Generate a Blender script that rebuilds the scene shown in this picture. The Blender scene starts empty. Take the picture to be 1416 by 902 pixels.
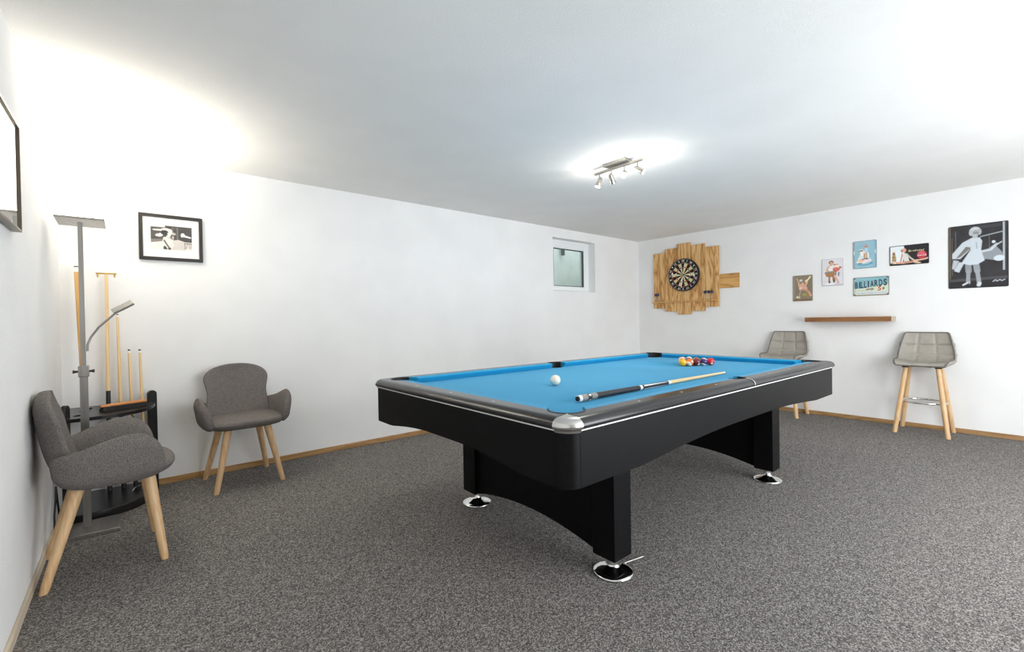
import bpy, bmesh, math, random
import numpy as np
from mathutils import Vector, Matrix, Euler
PI = math.pi
C = bpy.context.scene.collection
random.seed(4)

# ------------------------------------------------------------------ camera
S = 1.114                                   # eye height
YAW, PITCH, ROLL, FPX = 0.69927, -0.01084, -0.015407, 624.55
fw = Vector((math.sin(YAW)*math.cos(PITCH), math.cos(YAW)*math.cos(PITCH), math.sin(PITCH)))
r0 = Vector((math.cos(YAW), -math.sin(YAW), 0.0)); u0 = r0.cross(fw)
rr = r0*math.cos(ROLL) + u0*math.sin(ROLL); uu = -r0*math.sin(ROLL) + u0*math.cos(ROLL)
cam = bpy.data.objects.new('camera', bpy.data.cameras.new('camera')); C.objects.link(cam)
cam.matrix_world = Matrix(((rr.x, uu.x, -fw.x, 0), (rr.y, uu.y, -fw.y, 0), (rr.z, uu.z, -fw.z, S), (0, 0, 0, 1)))
cam.data.sensor_width = 36.0; cam.data.lens = 36.0*FPX/1416.0; cam.data.clip_start = 0.02
bpy.context.scene.camera = cam

# ------------------------------------------------------------------ light and exposure
vs = bpy.context.scene.view_settings
vs.view_transform = 'Standard'; vs.look = 'None'; vs.gamma = 1.0; vs.use_curve_mapping = False
vs.exposure = 0.13
sc = bpy.context.scene
try:
    sc.cycles.max_bounces = 10; sc.cycles.diffuse_bounces = 6; sc.cycles.caustics_reflective = False
    sc.cycles.sample_clamp_indirect = 6.0
except Exception: pass
w = bpy.data.worlds.new('sky'); sc.world = w; w.use_nodes = True
w.node_tree.nodes['Background'].inputs[0].default_value = (0.92, 0.96, 1.0, 1)
w.node_tree.nodes['Background'].inputs[1].default_value = 2.4

def lamp(name, kind, loc, energy, color, size=0.1, size_y=None, target=None, **kw):
    d = bpy.data.lights.new(name, kind); d.energy = energy; d.color = color
    if kind == 'AREA':
        d.shape = 'RECTANGLE' if size_y else 'SQUARE'; d.size = size
        if size_y: d.size_y = size_y
    else: d.shadow_soft_size = size
    for k, v in kw.items(): setattr(d, k, v)
    o = bpy.data.objects.new(name, d); C.objects.link(o); o.location = loc
    if target is not None:
        o.rotation_euler = (Vector(target)-Vector(loc)).to_track_quat('-Z', 'Y').to_euler()
    return o

# room numbers (metres): camera stands at x=0 y=0
XL, XR, YB, YF, ZC = -0.348, 5.935, 4.033, -1.55, 2.291
# daylight through the glazed garden door behind the camera
lamp('daylight', 'AREA', (3.0, YF-0.02, 1.12), 118, (0.93, 0.965, 1.0), 3.4, 1.95, target=(3.0, 3.0, 1.12))

# ------------------------------------------------------------------ mesh helpers
class MB:
    def __init__(s): s.v = []; s.f = []; s.m = []
    def add(s, vs_, fs, mi=0, mat=None):
        b = len(s.v)
        for p in vs_:
            p = Vector(p); s.v.append(tuple(mat @ p) if mat else tuple(p))
        for f in fs: s.f.append([i+b for i in f]); s.m.append(mi)
        return s
    def box(s, x0, x1, y0, y1, z0, z1, mi=0, mat=None):
        vs_ = [(x, y, z) for z in (z0, z1) for y in (y0, y1) for x in (x0, x1)]
        return s.add(vs_, [(0, 2, 3, 1), (4, 5, 7, 6), (0, 1, 5, 4), (2, 6, 7, 3), (0, 4, 6, 2), (1, 3, 7, 5)], mi, mat)
    def loft(s, rings, closed=True, cap0=True, cap1=True, loop=False, mi=0, mat=None):
        n = len(rings[0]); vs_ = [p for r in rings for p in r]; fs = []
        R = len(rings)
        for i in range(R if loop else R-1):
            j = (i+1) % R
            for k in range(n if closed else n-1):
                k2 = (k+1) % n
                fs.append((i*n+k, i*n+k2, j*n+k2, j*n+k))
        if not loop:
            if cap0: fs.append(tuple(range(n-1, -1, -1)))
            if cap1: fs.append(tuple((R-1)*n+k for k in range(n)))
        return s.add(vs_, fs, mi, mat)
    def tube(s, pts, r, n=12, loop=False, mi=0, cap=True):
        P = [Vector(p) for p in pts]; rad = r if isinstance(r, (list, tuple)) else [r]*len(P)
        rings = []; up = None
        for i, p in enumerate(P):
            if loop: t = P[(i+1) % len(P)]-P[i-1]
            elif i == 0: t = P[1]-P[0]
            elif i == len(P)-1: t = P[-1]-P[-2]
            else: t = (P[i+1]-P[i]).normalized()+(P[i]-P[i-1]).normalized()
            t.normalize()
            if up is None: up = Vector((0, 0, 1)) if abs(t.z) < 0.9 else Vector((1, 0, 0))
            a = t.cross(up).normalized(); b = a.cross(t).normalized(); up = b
            rings.append([p+(a*math.cos(2*PI*k/n)+b*math.sin(2*PI*k/n))*rad[i] for k in range(n)])
        return s.loft(rings, True, cap, cap, loop, mi)
    def lathe(s, prof, n=28, c=(0, 0, 0), mi=0, mat=None):
        rings = [[(c[0]+max(r, 1e-5)*math.cos(2*PI*k/n), c[1]+max(r, 1e-5)*math.sin(2*PI*k/n), c[2]+z) for k in range(n)] for r, z in prof]
        return s.loft(rings, True, True, True, False, mi, mat)
    def prism(s, poly, z0, z1, mi=0, mat=None):
        n = len(poly)
        vs_ = [(x, y, z0) for x, y in poly]+[(x, y, z1) for x, y in poly]
        fs = [tuple(range(n-1, -1, -1)), tuple(range(n, 2*n))]+[(i, (i+1) % n, n+(i+1) % n, n+i) for i in range(n)]
        return s.add(vs_, fs, mi, mat)

def mesh_of(name, mb, mats, smooth=True, angle=38):
    me = bpy.data.meshes.new(name)
    bm = bmesh.new()
    vv = [bm.verts.new(p) for p in mb.v]
    for f, mi in zip(mb.f, mb.m):
        try: fc = bm.faces.new([vv[i] for i in f]); fc.material_index = mi
        except ValueError: pass
    bmesh.ops.remove_doubles(bm, verts=bm.verts, dist=2e-5)
    bmesh.ops.recalc_face_normals(bm, faces=bm.faces)
    bm.to_mesh(me); bm.free()
    for m in (mats if isinstance(mats, (list, tuple)) else [mats]): me.materials.append(m)
    if smooth:
        me.polygons.foreach_set('use_smooth', [True]*len(me.polygons))
        me.set_sharp_from_angle(angle=math.radians(angle))
    return me
def obj(name, mb, mats, parent=None, bevel=0, subd=0, smooth=True, angle=38, loc=None, rot=None):
    o = bpy.data.objects.new(name, mesh_of(name, mb, mats, smooth, angle)); C.objects.link(o)
    if parent: o.parent = parent
    if loc: o.location = loc
    if rot: o.rotation_euler = rot
    if bevel:
        b = o.modifiers.new('bevel', 'BEVEL'); b.width = bevel; b.segments = 2; b.limit_method = 'ANGLE'; b.angle_limit = math.radians(40)
    if subd:
        b = o.modifiers.new('subd', 'SUBSURF'); b.levels = subd; b.render_levels = subd
    return o
def tag(o, label, cat, group=None):
    o['label'] = label; o['category'] = cat
    if group: o['group'] = group
    return o
def thing(name, label, cat, loc=(0, 0, 0), rotz=0, group=None):
    o = bpy.data.objects.new(name, None); C.objects.link(o); o.empty_display_size = 0.05
    o.location = loc; o.rotation_euler = (0, 0, rotz)
    return tag(o, label, cat, group)
def dup(root, loc, rotz, label=None):
    r = root.copy(); C.objects.link(r); r.location = loc; r.rotation_euler = (0, 0, rotz)
    if label: r['label'] = label
    for ch in list(root.children):
        c = ch.copy(); C.objects.link(c); c.parent = r
        for g in ch.children:
            d = g.copy(); C.objects.link(d); d.parent = c
    return r
def struct(name, mb, m, bevel=0, parent=None):
    o = obj(name, mb, m, parent, bevel, smooth=False); o['kind'] = 'structure'; return o
def rotz_for(wall): return {'back': 0.0, 'right': -PI/2, 'left': PI/2}[wall]

# ------------------------------------------------------------------ materials
def lin(c):
    if isinstance(c, str): c = tuple(int(c[i:i+2], 16)/255 for i in (0, 2, 4))
    return tuple(x/12.92 if x <= 0.04045 else ((x+0.055)/1.055)**2.4 for x in c)
def mat(name, col, rough=0.5, metal=0.0, coat=0.0, emit=None, estr=0, spec=0.5):
    m = bpy.data.materials.new(name); m.use_nodes = True
    b = m.node_tree.nodes['Principled BSDF']
    b.inputs['Base Color'].default_value = (*lin(col), 1); b.inputs['Roughness'].default_value = rough
    b.inputs['Metallic'].default_value = metal; b.inputs['Coat Weight'].default_value = coat
    b.inputs['Specular IOR Level'].default_value = spec
    if emit: b.inputs['Emission Color'].default_value = (*lin(emit), 1); b.inputs['Emission Strength'].default_value = estr
    return m
def N(m, t, **kw):
    n = m.node_tree.nodes.new(t)
    for k, v in kw.items():
        if k in n.inputs.keys(): n.inputs[k].default_value = v
        else: setattr(n, k, v)
    return n
def L(m, a, b): m.node_tree.links.new(a, b)
def bsdf(m): return m.node_tree.nodes['Principled BSDF']
def noisy(m, c1, c2, scale, bump=0.0, detail=4, lo=0.35, hi=0.65, bscale=None, dist=0.002, stretch=None):
    """two-tone noise colour and a fine relief of the same grain"""
    tc = N(m, 'ShaderNodeTexCoord'); src = tc.outputs['Object']
    if stretch:
        mp = N(m, 'ShaderNodeMapping'); mp.inputs['Scale'].default_value = stretch; L(m, src, mp.inputs[0]); src = mp.outputs[0]
    nz = N(m, 'ShaderNodeTexNoise', Scale=scale, Detail=detail); L(m, src, nz.inputs['Vector'])
    cr = N(m, 'ShaderNodeValToRGB'); cr.color_ramp.elements[0].position = lo; cr.color_ramp.elements[1].position = hi
    cr.color_ramp.elements[0].color = (*lin(c1), 1); cr.color_ramp.elements[1].color = (*lin(c2), 1)
    L(m, nz.outputs['Fac'], cr.inputs[0]); L(m, cr.outputs[0], bsdf(m).inputs['Base Color'])
    if bump:
        n2 = nz
        if bscale:
            n2 = N(m, 'ShaderNodeTexNoise', Scale=bscale, Detail=3); L(m, src, n2.inputs['Vector'])
        bp = N(m, 'ShaderNodeBump', Strength=bump, Distance=dist); L(m, n2.outputs['Fac'], bp.inputs['Height']); L(m, bp.outputs[0], bsdf(m).inputs['Normal'])
    return m
def wood(name, c1, c2, axis='z', scale=6.0, rough=0.5, dark=None, rings=1.2, along=0.12):
    """long grain along one object axis; every object gets its own cut of the log"""
    m = mat(name, c1, rough)
    tc = N(m, 'ShaderNodeTexCoord'); oi = N(m, 'ShaderNodeObjectInfo')
    mp = N(m, 'ShaderNodeMapping')
    mp.inputs['Scale'].default_value = {'x': (along, 1, 1), 'y': (1, along, 1), 'z': (1, 1, along)}[axis]
    L(m, tc.outputs['Object'], mp.inputs[0])
    ad = N(m, 'ShaderNodeVectorMath', operation='ADD'); mul = N(m, 'ShaderNodeMath', operation='MULTIPLY'); mul.inputs[1].default_value = 17.3
    L(m, oi.outputs['Random'], mul.inputs[0]); L(m, mp.outputs[0], ad.inputs[0]); L(m, mul.outputs[0], ad.inputs[1])
    n1 = N(m, 'ShaderNodeTexNoise', Scale=scale, Detail=2.0, Distortion=0.4); L(m, ad.outputs[0], n1.inputs['Vector'])
    mm = N(m, 'ShaderNodeMath', operation='MULTIPLY'); mm.inputs[1].default_value = rings*6.0; L(m, n1.outputs['Fac'], mm.inputs[0])
    fr = N(m, 'ShaderNodeMath', operation='PINGPONG'); fr.inputs[1].default_value = 0.5; L(m, mm.outputs[0], fr.inputs[0])
    n2 = N(m, 'ShaderNodeTexNoise', Scale=scale*9, Detail=3.0); L(m, ad.outputs[0], n2.inputs['Vector'])
    sm = N(m, 'ShaderNodeMath', operation='MULTIPLY_ADD'); sm.inputs[1].default_value = 0.35; L(m, n2.outputs['Fac'], sm.inputs[0]); L(m, fr.outputs[0], sm.inputs[2])
    cr = N(m, 'ShaderNodeValToRGB'); e = cr.color_ramp.elements
    e[0].position = 0.15; e[0].color = (*lin(c1), 1); e[1].position = 0.55; e[1].color = (*lin(c2), 1)
    if dark:
        k = e.new(0.73); k.color = (*lin(dark), 1)
    L(m, sm.outputs[0], cr.inputs[0]); L(m, cr.outputs[0], bsdf(m).inputs['Base Color'])
    bp = N(m, 'ShaderNodeBump', Strength=0.15, Distance=0.001); L(m, sm.outputs[0], bp.inputs['Height']); L(m, bp.outputs[0], bsdf(m).inputs['Normal'])
    return m

M = {}
M['wall'] = noisy(mat('white_plaster', 'e9e9e8', 0.9, spec=0.2), 'eaeae9', 'eeeeed', 3.0, 0.35, bscale=140, dist=0.003)
M['ceiling'] = noisy(mat('white_ceiling_paint', 'dcdbd8', 0.95, spec=0.1), 'ebeae7', 'eeedea', 3.0, 0.25, bscale=110, dist=0.004)
M['carpet'] = mat('grey_loop_carpet', '5d5a58', 1.0, spec=0.05)
_m = M['carpet']; _tc = N(_m, 'ShaderNodeTexCoord')
_v = N(_m, 'ShaderNodeTexVoronoi', Scale=250.0); L(_m, _tc.outputs['Object'], _v.inputs['Vector'])      # one cell to a loop of pile
_sx = N(_m, 'ShaderNodeSeparateColor'); L(_m, _v.outputs['Color'], _sx.inputs[0])
_n = N(_m, 'ShaderNodeTexNoise', Scale=60.0, Detail=2.0); L(_m, _tc.outputs['Object'], _n.inputs['Vector'])
_ad = N(_m, 'ShaderNodeMath', operation='MULTIPLY_ADD'); _ad.inputs[1].default_value = 0.5; L(_m, _n.outputs['Fac'], _ad.inputs[0]); L(_m, _sx.outputs[0], _ad.inputs[2])
_cr = N(_m, 'ShaderNodeValToRGB'); _e = _cr.color_ramp.elements
_e[0].position = 0.1; _e[0].color = (*lin('2a2929'), 1); _e[1].position = 1.0; _e[1].color = (*lin('7d7975'), 1); _k = _e.new(1.0); _k.position = 0.8; _k.color = (*lin('5c5a58'), 1); _e[len(_e)-1].color = (*lin('9a9692'), 1)
L(_m, _ad.outputs[0], _cr.inputs[0]); L(_m, _cr.outputs[0], bsdf(_m).inputs['Base Color'])
M['skirting'] = wood('oak_skirting', '97703f', 'b08855', 'x', 8, 0.45)
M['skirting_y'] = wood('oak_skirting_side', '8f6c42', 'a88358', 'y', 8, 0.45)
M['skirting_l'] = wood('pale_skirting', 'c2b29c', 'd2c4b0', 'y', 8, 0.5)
M['upvc'] = mat('white_window_plastic', 'eef0f0', 0.35)
M['gasket'] = mat('dark_rubber_gasket', '4c5654', 0.6)
M['black'] = noisy(mat('black_satin_laminate', '0d0d0e', 0.42, spec=0.12), '0c0c0d', '101012', 60, 0.05, bscale=400, dist=0.0005)
M['rail'] = noisy(mat('black_rail_laminate', '1b1b1d', 0.19), '1a1a1c', '232325', 260, 0.05, bscale=500, dist=0.0005, stretch=(0.15, 1, 1))
M['rubber'] = mat('black_rubber', '0b0b0c', 0.55)
M['chrome'] = mat('polished_chrome', 'e4e4e2', 0.08, 1.0)
M['satin'] = mat('satin_cast_aluminium', 'd4d2ce', 0.24, 1.0)
M['strip'] = mat('pale_aluminium_strip', 'e6e6e4', 0.4, 0.15)
M['steel'] = noisy(mat('brushed_steel', '9b9893', 0.34, 0.9), '94918c', 'a5a29d', 80, 0.0, stretch=(1, 1, 0.05))
M['cloth'] = noisy(mat('blue_table_cloth', '1690c0', 0.8, spec=0.3), '128cbc', '1e96c5', 700, 0.1, bscale=900, dist=0.0004)
bsdf(M['cloth']).inputs['Sheen Weight'].default_value = 0.10; bsdf(M['cloth']).inputs['Sheen Roughness'].default_value = 0.35
M['pearl'] = mat('pearl_inlay', 'd9d2c4', 0.3)
M['tweed'] = noisy(mat('grey_woven_upholstery', '6e6966', 0.95, spec=0.1), '5a5552', '837d79', 260, 0.5, detail=3, bscale=520, dist=0.0015)
M['oak'] = wood('light_beech_leg', 'cda475', 'dab68a', 'z', 14, 0.4, along=0.08)
M['leather'] = noisy(mat('taupe_stool_leatherette', 'a09a90', 0.55), '9b958b', 'a29c92', 20, 0.12, bscale=300, dist=0.0006)
M['piping'] = mat('dark_taupe_piping', '67645e', 0.6)
M['blackmetal'] = mat('black_painted_metal', '141414', 0.45)
M['pine'] = wood('scorched_pine', 'e6bf84', 'cc985a', 'z', 9, 0.55, dark='94622f', rings=1.0, along=0.16)
M['pine_h'] = wood('scorched_pine_across', 'dcae6c', 'c6924f', 'x', 8, 0.55, dark='93632f', rings=0.9, along=0.16)
M['shelfwood'] = wood('brown_oak_shelf', '7c5028', '976639', 'x', 12, 0.5, dark='60401f', along=0.07)
M['endgrain'] = noisy(mat('pale_end_grain', 'b7aa98', 0.7), 'a89b88', 'c2b6a4', 60)
M['ash'] = wood('pale_maple_shaft', 'e0bd85', 'e9cb9a', 'z', 10, 0.3, along=0.03)
M['ash_dark'] = wood('golden_ash_shaft', 'c99857', 'd8ac6d', 'z', 10, 0.3, along=0.03)
M['ivory'] = mat('ivory_plastic', 'efeade', 0.25)
M['white_ring'] = mat('white_plastic_ring', 'f0efec', 0.3)
M['greysleeve'] = noisy(mat('grey_cue_sleeve', '8f8a80', 0.3), '857f76', '9c978d', 90)
M['wrap'] = noisy(mat('black_cue_wrap', '1d1c1e', 0.5), '141315', '302e31', 500, 0.3)
M['brass'] = mat('worn_brass', 'c2a261', 0.28, 1.0)
M['tipblue'] = mat('chalky_cue_tip', '303a44', 0.9)
M['ballwhite'] = mat('ivory_ball_resin', 'f2ecd9', 0.08, coat=0.3)
M['frame_black'] = mat('dark_brown_frame', '1f1a17', 0.4)
M['matboard'] = mat('white_mat_board', 'f6f4f1', 0.8)
M['bronze'] = mat('bronze_frame', '6b5f52', 0.35, 0.7)
M['mirror'] = mat('mirror_glass', 'f4f4f4', 0.01, 1.0)
M['bristle'] = noisy(mat('black_bristles', '191716', 0.9), '0f0e0e', '2a2725', 300, 0.8, stretch=(1, 1, 0.1))
M['brushwood'] = wood('varnished_brush_handle', 'b9733a', 'c98546', 'x', 12, 0.35, along=0.1)
M['rackblack'] = mat('black_rack_lacquer', '1a1918', 0.28)
M['well'] = noisy(mat('pale_green_light_well', 'd8dedb', 0.9), 'd2d9d5', 'dee4e0', 4)
M['led'] = mat('lit_uplight_panel', 'ffffff', 0.5, emit='fff3dc', estr=14)
M['bulb'] = mat('lit_halogen_bulb', 'ffffff', 0.3, emit='fff2dd', estr=60)
def glass(name):
    m = bpy.data.materials.new(name); m.use_nodes = True; nt = m.node_tree; nt.nodes.remove(bsdf(m))
    tr = N(m, 'ShaderNodeBsdfTransparent'); tr.inputs[0].default_value = (0.92, 0.95, 0.94, 1)
    gl = N(m, 'ShaderNodeBsdfGlossy', Roughness=0.01); fr = N(m, 'ShaderNodeFresnel', IOR=1.5); mx = N(m, 'ShaderNodeMixShader')
    ge = N(m, 'ShaderNodeNewGeometry'); iv = N(m, 'ShaderNodeMath', operation='SUBTRACT'); iv.inputs[0].default_value = 1.0; L(m, ge.outputs['Backfacing'], iv.inputs[1])
    mu = N(m, 'ShaderNodeMath', operation='MULTIPLY'); L(m, fr.outputs[0], mu.inputs[0]); L(m, iv.outputs[0], mu.inputs[1])
    L(m, mu.outputs[0], mx.inputs[0]); L(m, tr.outputs[0], mx.inputs[1]); L(m, gl.outputs[0], mx.inputs[2])
    L(m, mx.outputs[0], nt.nodes['Material Output'].inputs[0]); return m
M['glass'] = glass('clear_pane')

# ------------------------------------------------------------------ room shell
T = 0.25
WX0, WX1, WZ0, WZ1 = 4.082, 4.905, 1.490, 2.172           # cellar window opening
b = MB().box(XL-T, XR+T, YB, YB+T, 0, WZ0).box(XL-T, XR+T, YB, YB+T, WZ1, ZC).box(XL-T, WX0, YB, YB+T, WZ0, WZ1).box(WX1, XR+T, YB, YB+T, WZ0, WZ1)
struct('wall_back', b, M['wall'])
struct('wall_right', MB().box(XR, XR+T, YF-T, YB, 0, ZC), M['wall'])
struct('wall_left', MB().box(XL-T, XL, YF-T, YB, 0, ZC), M['wall'])
DX0, DX1, DZ1 = 1.25, 4.75, 2.1                              # garden door opening behind the camera
struct('wall_front', MB().box(XL, DX0, YF-T, YF, 0, ZC).box(DX1, XR, YF-T, YF, 0, ZC).box(DX0, DX1, YF-T, YF, DZ1, ZC), M['wall'])
struct('floor', MB().box(XL-T, XR+T, YF-T, YB+T, -0.12, 0), M['carpet'])
struct('ceiling', MB().box(XL-T, XR+T, YF-T, YB+T, ZC, ZC+0.15), M['ceiling'])
bh, bt = 0.043, 0.012
def skirt(x0, x1, y0, y1, m, name): struct(name, MB().box(x0, x1, y0, y1, 0, bh), m, bevel=0.003)
skirt(XL, XR, YB-bt, YB, M['skirting'], 'baseboard_back')
skirt(XR-bt, XR, YF, YB-bt, M['skirting_y'], 'baseboard_right')
skirt(XL, XL+bt, YF, YB-bt, M['skirting_l'], 'baseboard_left')
skirt(XL+bt, DX0, YF, YF+bt, M['skirting'], 'baseboard_front')
# garden door
dr = MB()
for x in (DX0, (DX0+DX1)/2-0.04, DX1-0.08): dr.box(x, x+0.08, YF-0.16, YF-0.08, 0, DZ1)
dr.box(DX0, DX1, YF-0.16, YF-0.08, 0, 0.09).box(DX0, DX1, YF-0.16, YF-0.08, DZ1-0.09, DZ1)
struct('door_1', dr, M['upvc'])
# cellar window: fixed frame, sash, gasket, pane
WY = YB+0.10
w1 = bpy.data.objects.new('window_1', None); C.objects.link(w1); w1.location = (WX0, WY, WZ0); w1['kind'] = 'structure'
ww, wh = WX1-WX0, WZ1-WZ0
gx0, gx1, gz0, gz1 = 0.113, 0.703, 0.076, 0.572
def ring(x0, x1, z0, z1, X0, X1, Z0, Z1, y0, y1):
    return MB().box(X0, x0, y0, y1, Z0, Z1).box(x1, X1, y0, y1, Z0, Z1).box(x0, x1, y0, y1, Z0, z0).box(x0, x1, y0, y1, z1, Z1)
obj('window_frame', ring(0.045, ww-0.045, 0.03, wh-0.045, 0, ww, 0, wh, 0.012, 0.09), M['upvc'], w1, 0.004)
obj('sash', ring(gx0, gx1, gz0, gz1, 0.036, ww-0.036, 0.022, wh-0.036, 0.0, 0.07), M['upvc'], w1, 0.005)
obj('gasket', ring(gx0+0.010, gx1-0.010, gz0+0.008, gz1-0.010, gx0-0.002, gx1+0.002, gz0-0.002, gz1+0.002, 0.004, 0.03), M['gasket'], w1)
obj('pane', MB().box(gx0, gx1, 0.018, 0.022, gz0, gz1), M['glass'], w1)
obj('latch', MB().box(0.055, 0.075, -0.03, 0.0, 0.27, 0.40), M['upvc'], w1, 0.004)
# light shaft outside the window
sh = MB().box(WX0-0.5, WX1+1.2, YB+0.95, YB+1.05, 0.9, 3.4).box(WX0-0.6, WX0-0.5, YB+T, YB+1.05, 0.9, 3.4).box(WX1+1.2, WX1+1.3, YB+T, YB+1.05, 0.9, 3.4).box(WX0-0.6, WX1+1.3, YB+T, YB+1.05, 0.8, 0.9)
struct('wall_lightwell', sh, M['well'])
pp = obj('dark_rod', MB().tube([(5.222, YB+0.90, 2.14), (5.222, YB+0.90, 3.3)], 0.03), M['gasket'])  # added dark rod, draws the short upright dark mark in the pane
tag(pp, 'short dark pipe hanging outside the small cellar window', 'rod')

# ------------------------------------------------------------------ pool table
CX, CY, HX, HY = 2.4679, 1.7559, 1.4007, 0.7597
tb = thing('pool_table', 'large black pool table with bright blue cloth and chrome corners on two pedestals', 'pool table', (CX, CY, 0))
ZS, ZB, ZT, ZBED, RC = 0.7508, 0.5574, 0.7925, 0.757, 0.058
def side_map(side):
    if side == 'near': return (lambda s, u, z: (s, -HY+u, z)), HX
    if side == 'far': return (lambda s, u, z: (-s, HY-u, z)), HX
    if side == 'left': return (lambda s, u, z: (-HX+u, -s, z)), HY
    return (lambda s, u, z: (HX-u, s, z)), HY
def apron_z(s, H):
    t = (s+H)/(2*H); t = min(t, 1-t)
    if t < 0.145: return ZB
    return ZB+(ZS-ZB)*0.19*math.sin(PI/2*min(1, (t-0.145)/0.28))
for side in ('left', 'near', 'right', 'far'):
    P, H = side_map(side)
    n = 48; rings = []
    for i in range(n+1):
        s = -(H-RC)+i*2*(H-RC)/n; z = apron_z(s, H)
        rings.append([P(s, 0, z), P(s, 0, ZS-0.0035), P(s, 0.03, ZS-0.0035), P(s, 0.03, z)])
    obj('apron_panel', MB().loft(rings), M['black'], tb)
    obj('trim_strip', MB().loft([[P(s, -0.003, ZS-0.0035), P(s, -0.003, ZS+0.003), P(s, 0.012, ZS+0.003), P(s, 0.012, ZS-0.0035)] for s in (-(H-RC), H-RC)]), M['strip'], tb)
# wood rails
prof = [(0.02, ZS+0.003), (-0.008, ZS+0.003), (-0.0125, ZS+0.007), (-0.014, ZS+0.014), (-0.0125, ZS+0.022), (-0.007, ZS+0.031), (0.003, ZS+0.0375), (0.014, ZS+0.0405), (0.025, ZT-0.0005)]
PA, PR_, SU, SR = 0.122, 0.070, 0.088, 0.056               # corner and side pocket: centre inset and radius
def u_in(v, side_d):
    u = 0.075
    if abs(v-PA) < PR_: u = min(u, PA-math.sqrt(PR_**2-(v-PA)**2))
    if side_d is not None and abs(side_d) < SR: u = min(u, SU-math.sqrt(SR**2-side_d**2))
    return max(u, 0.028)
def rail(side, sa, sb, ca, cb, sidepocket):
    """wood rail between arclengths sa and sb; ca/cb say whether that end meets a corner cap"""
    P, H = side_map(side)
    n = 90; rings = []
    for i in range(n+1):
        t = i/n; t = 0.5-0.5*math.cos(PI*t)
        s = sa+(sb-sa)*t; v = H-abs(s)
        ui = u_in(v, s if sidepocket else None)
        pts = prof+[(ui, ZT), (ui, ZS+0.003)]
        ring_ = []
        for u, z in pts:
            ss = s
            if u > 0:
                if ca: ss = max(ss, sa+0.014*u/0.072)
                if cb: ss = min(ss, sb-0.014*u/0.072)
            ring_.append(P(ss, u, z))
        rings.append(ring_)
    return obj('rail', MB().loft(rings), M['rail'], tb, angle=50)
def cushion(side, sa, sb, ka, kb):
    """ka, kb: how far the nose is drawn back at each end"""
    P, H = side_map(side)
    pts = [(0.0745, ZT-0.0002), (0.105, ZT-0.0005), (0.124, ZT-0.003), (0.129, ZT-0.008), (0.127, ZT-0.014), (0.114, ZBED-0.001), (0.0745, ZBED-0.001)]
    rings = []
    for i in range(9):
        t = i/8
        rings.append([P(sa+ka*(u-0.0745)/0.0545+(sb-kb*(u-0.0745)/0.0545-sa-ka*(u-0.0745)/0.0545)*t, u, z) for u, z in pts])
    return obj('cushion', MB().loft(rings), M['cloth'], tb, angle=30)
for side in ('left', 'right'):
    rail(side, -(HY-RC), HY-RC, True, True, False)
    cushion(side, -(HY-0.178), HY-0.178, 0.040, 0.040)
for side in ('near', 'far'):
    rail(side, -(HX-RC), 0, True, False, True); rail(side, 0, HX-RC, False, True, True)
    cushion(side, -(HX-0.178), -0.058, 0.040, 0.012); cushion(side, 0.058, HX-0.178, 0.012, 0.040)
# corner posts, chrome caps, pockets
cn = 14
for sx in (-1, 1):
    for sy in (-1, 1):
        def G(a, c, z): return (sx*(HX-a), sy*(HY-c), z)
        th = [PI/2*k/cn for k in range(cn+1)]
        arc = lambda u, z: [G(RC-(RC-u)*math.cos(t), RC-(RC-u)*math.sin(t), z) for t in th]
        obj('corner_post', MB().loft([[a, b_, c_, d_] for a, b_, c_, d_ in zip(arc(0.001, ZB), arc(0.001, ZS-0.002), arc(0.031, ZS-0.002), arc(0.031, ZB))]), M['black'], tb)
        cap = MB(); cols = [arc(u-0.0015, z+0.0006) for u, z in [(0.004, ZS-0.009), (-0.0015, ZS-0.0085), (-0.004, ZS+0.0)]+prof[1:]]
        cap.loft([list(r_) for r_ in zip(*cols)], closed=False, cap0=False, cap1=False)
        last = cols[-1]; tip = [G(0.0745, 0.0700, ZT+0.0008), G(0.0700, 0.0745, ZT+0.0008)]
        k = len(last); vs_ = last+tip
        fs = [(i, i+1, k) if i < k//2 else (i, i+1, k+1) for i in range(k-1)]+[(k//2, k+1, k)]
        cap.add(vs_, fs)
        obj('corner_cap', cap, M['satin'], tb, angle=60)
        # liner: an arc open to the table, then the cup below
        pk = MB(); c0 = 225 if True else 0
        ang = [math.radians(225-100+200*k/26) for k in range(27)]
        ri = lambda r, z: [G(PA+r*math.cos(t), PA+r*math.sin(t), z) for t in ang]
        pk.loft([list(q) for q in zip(ri(PR_-0.0005, ZBED-0.06), ri(PR_-0.0005, ZT+0.0012), ri(PR_-0.008, ZT+0.0012), ri(PR_-0.008, ZBED-0.06))])
        pk.lathe([(0.061, -0.025), (0.060, -0.12), (0.0, -0.12), (0.0, -0.116), (0.056, -0.116), (0.057, -0.025)], 24, (sx*(HX-PA), sy*(HY-PA), ZBED))
        obj('pocket', pk, M['rubber'], tb)
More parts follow.
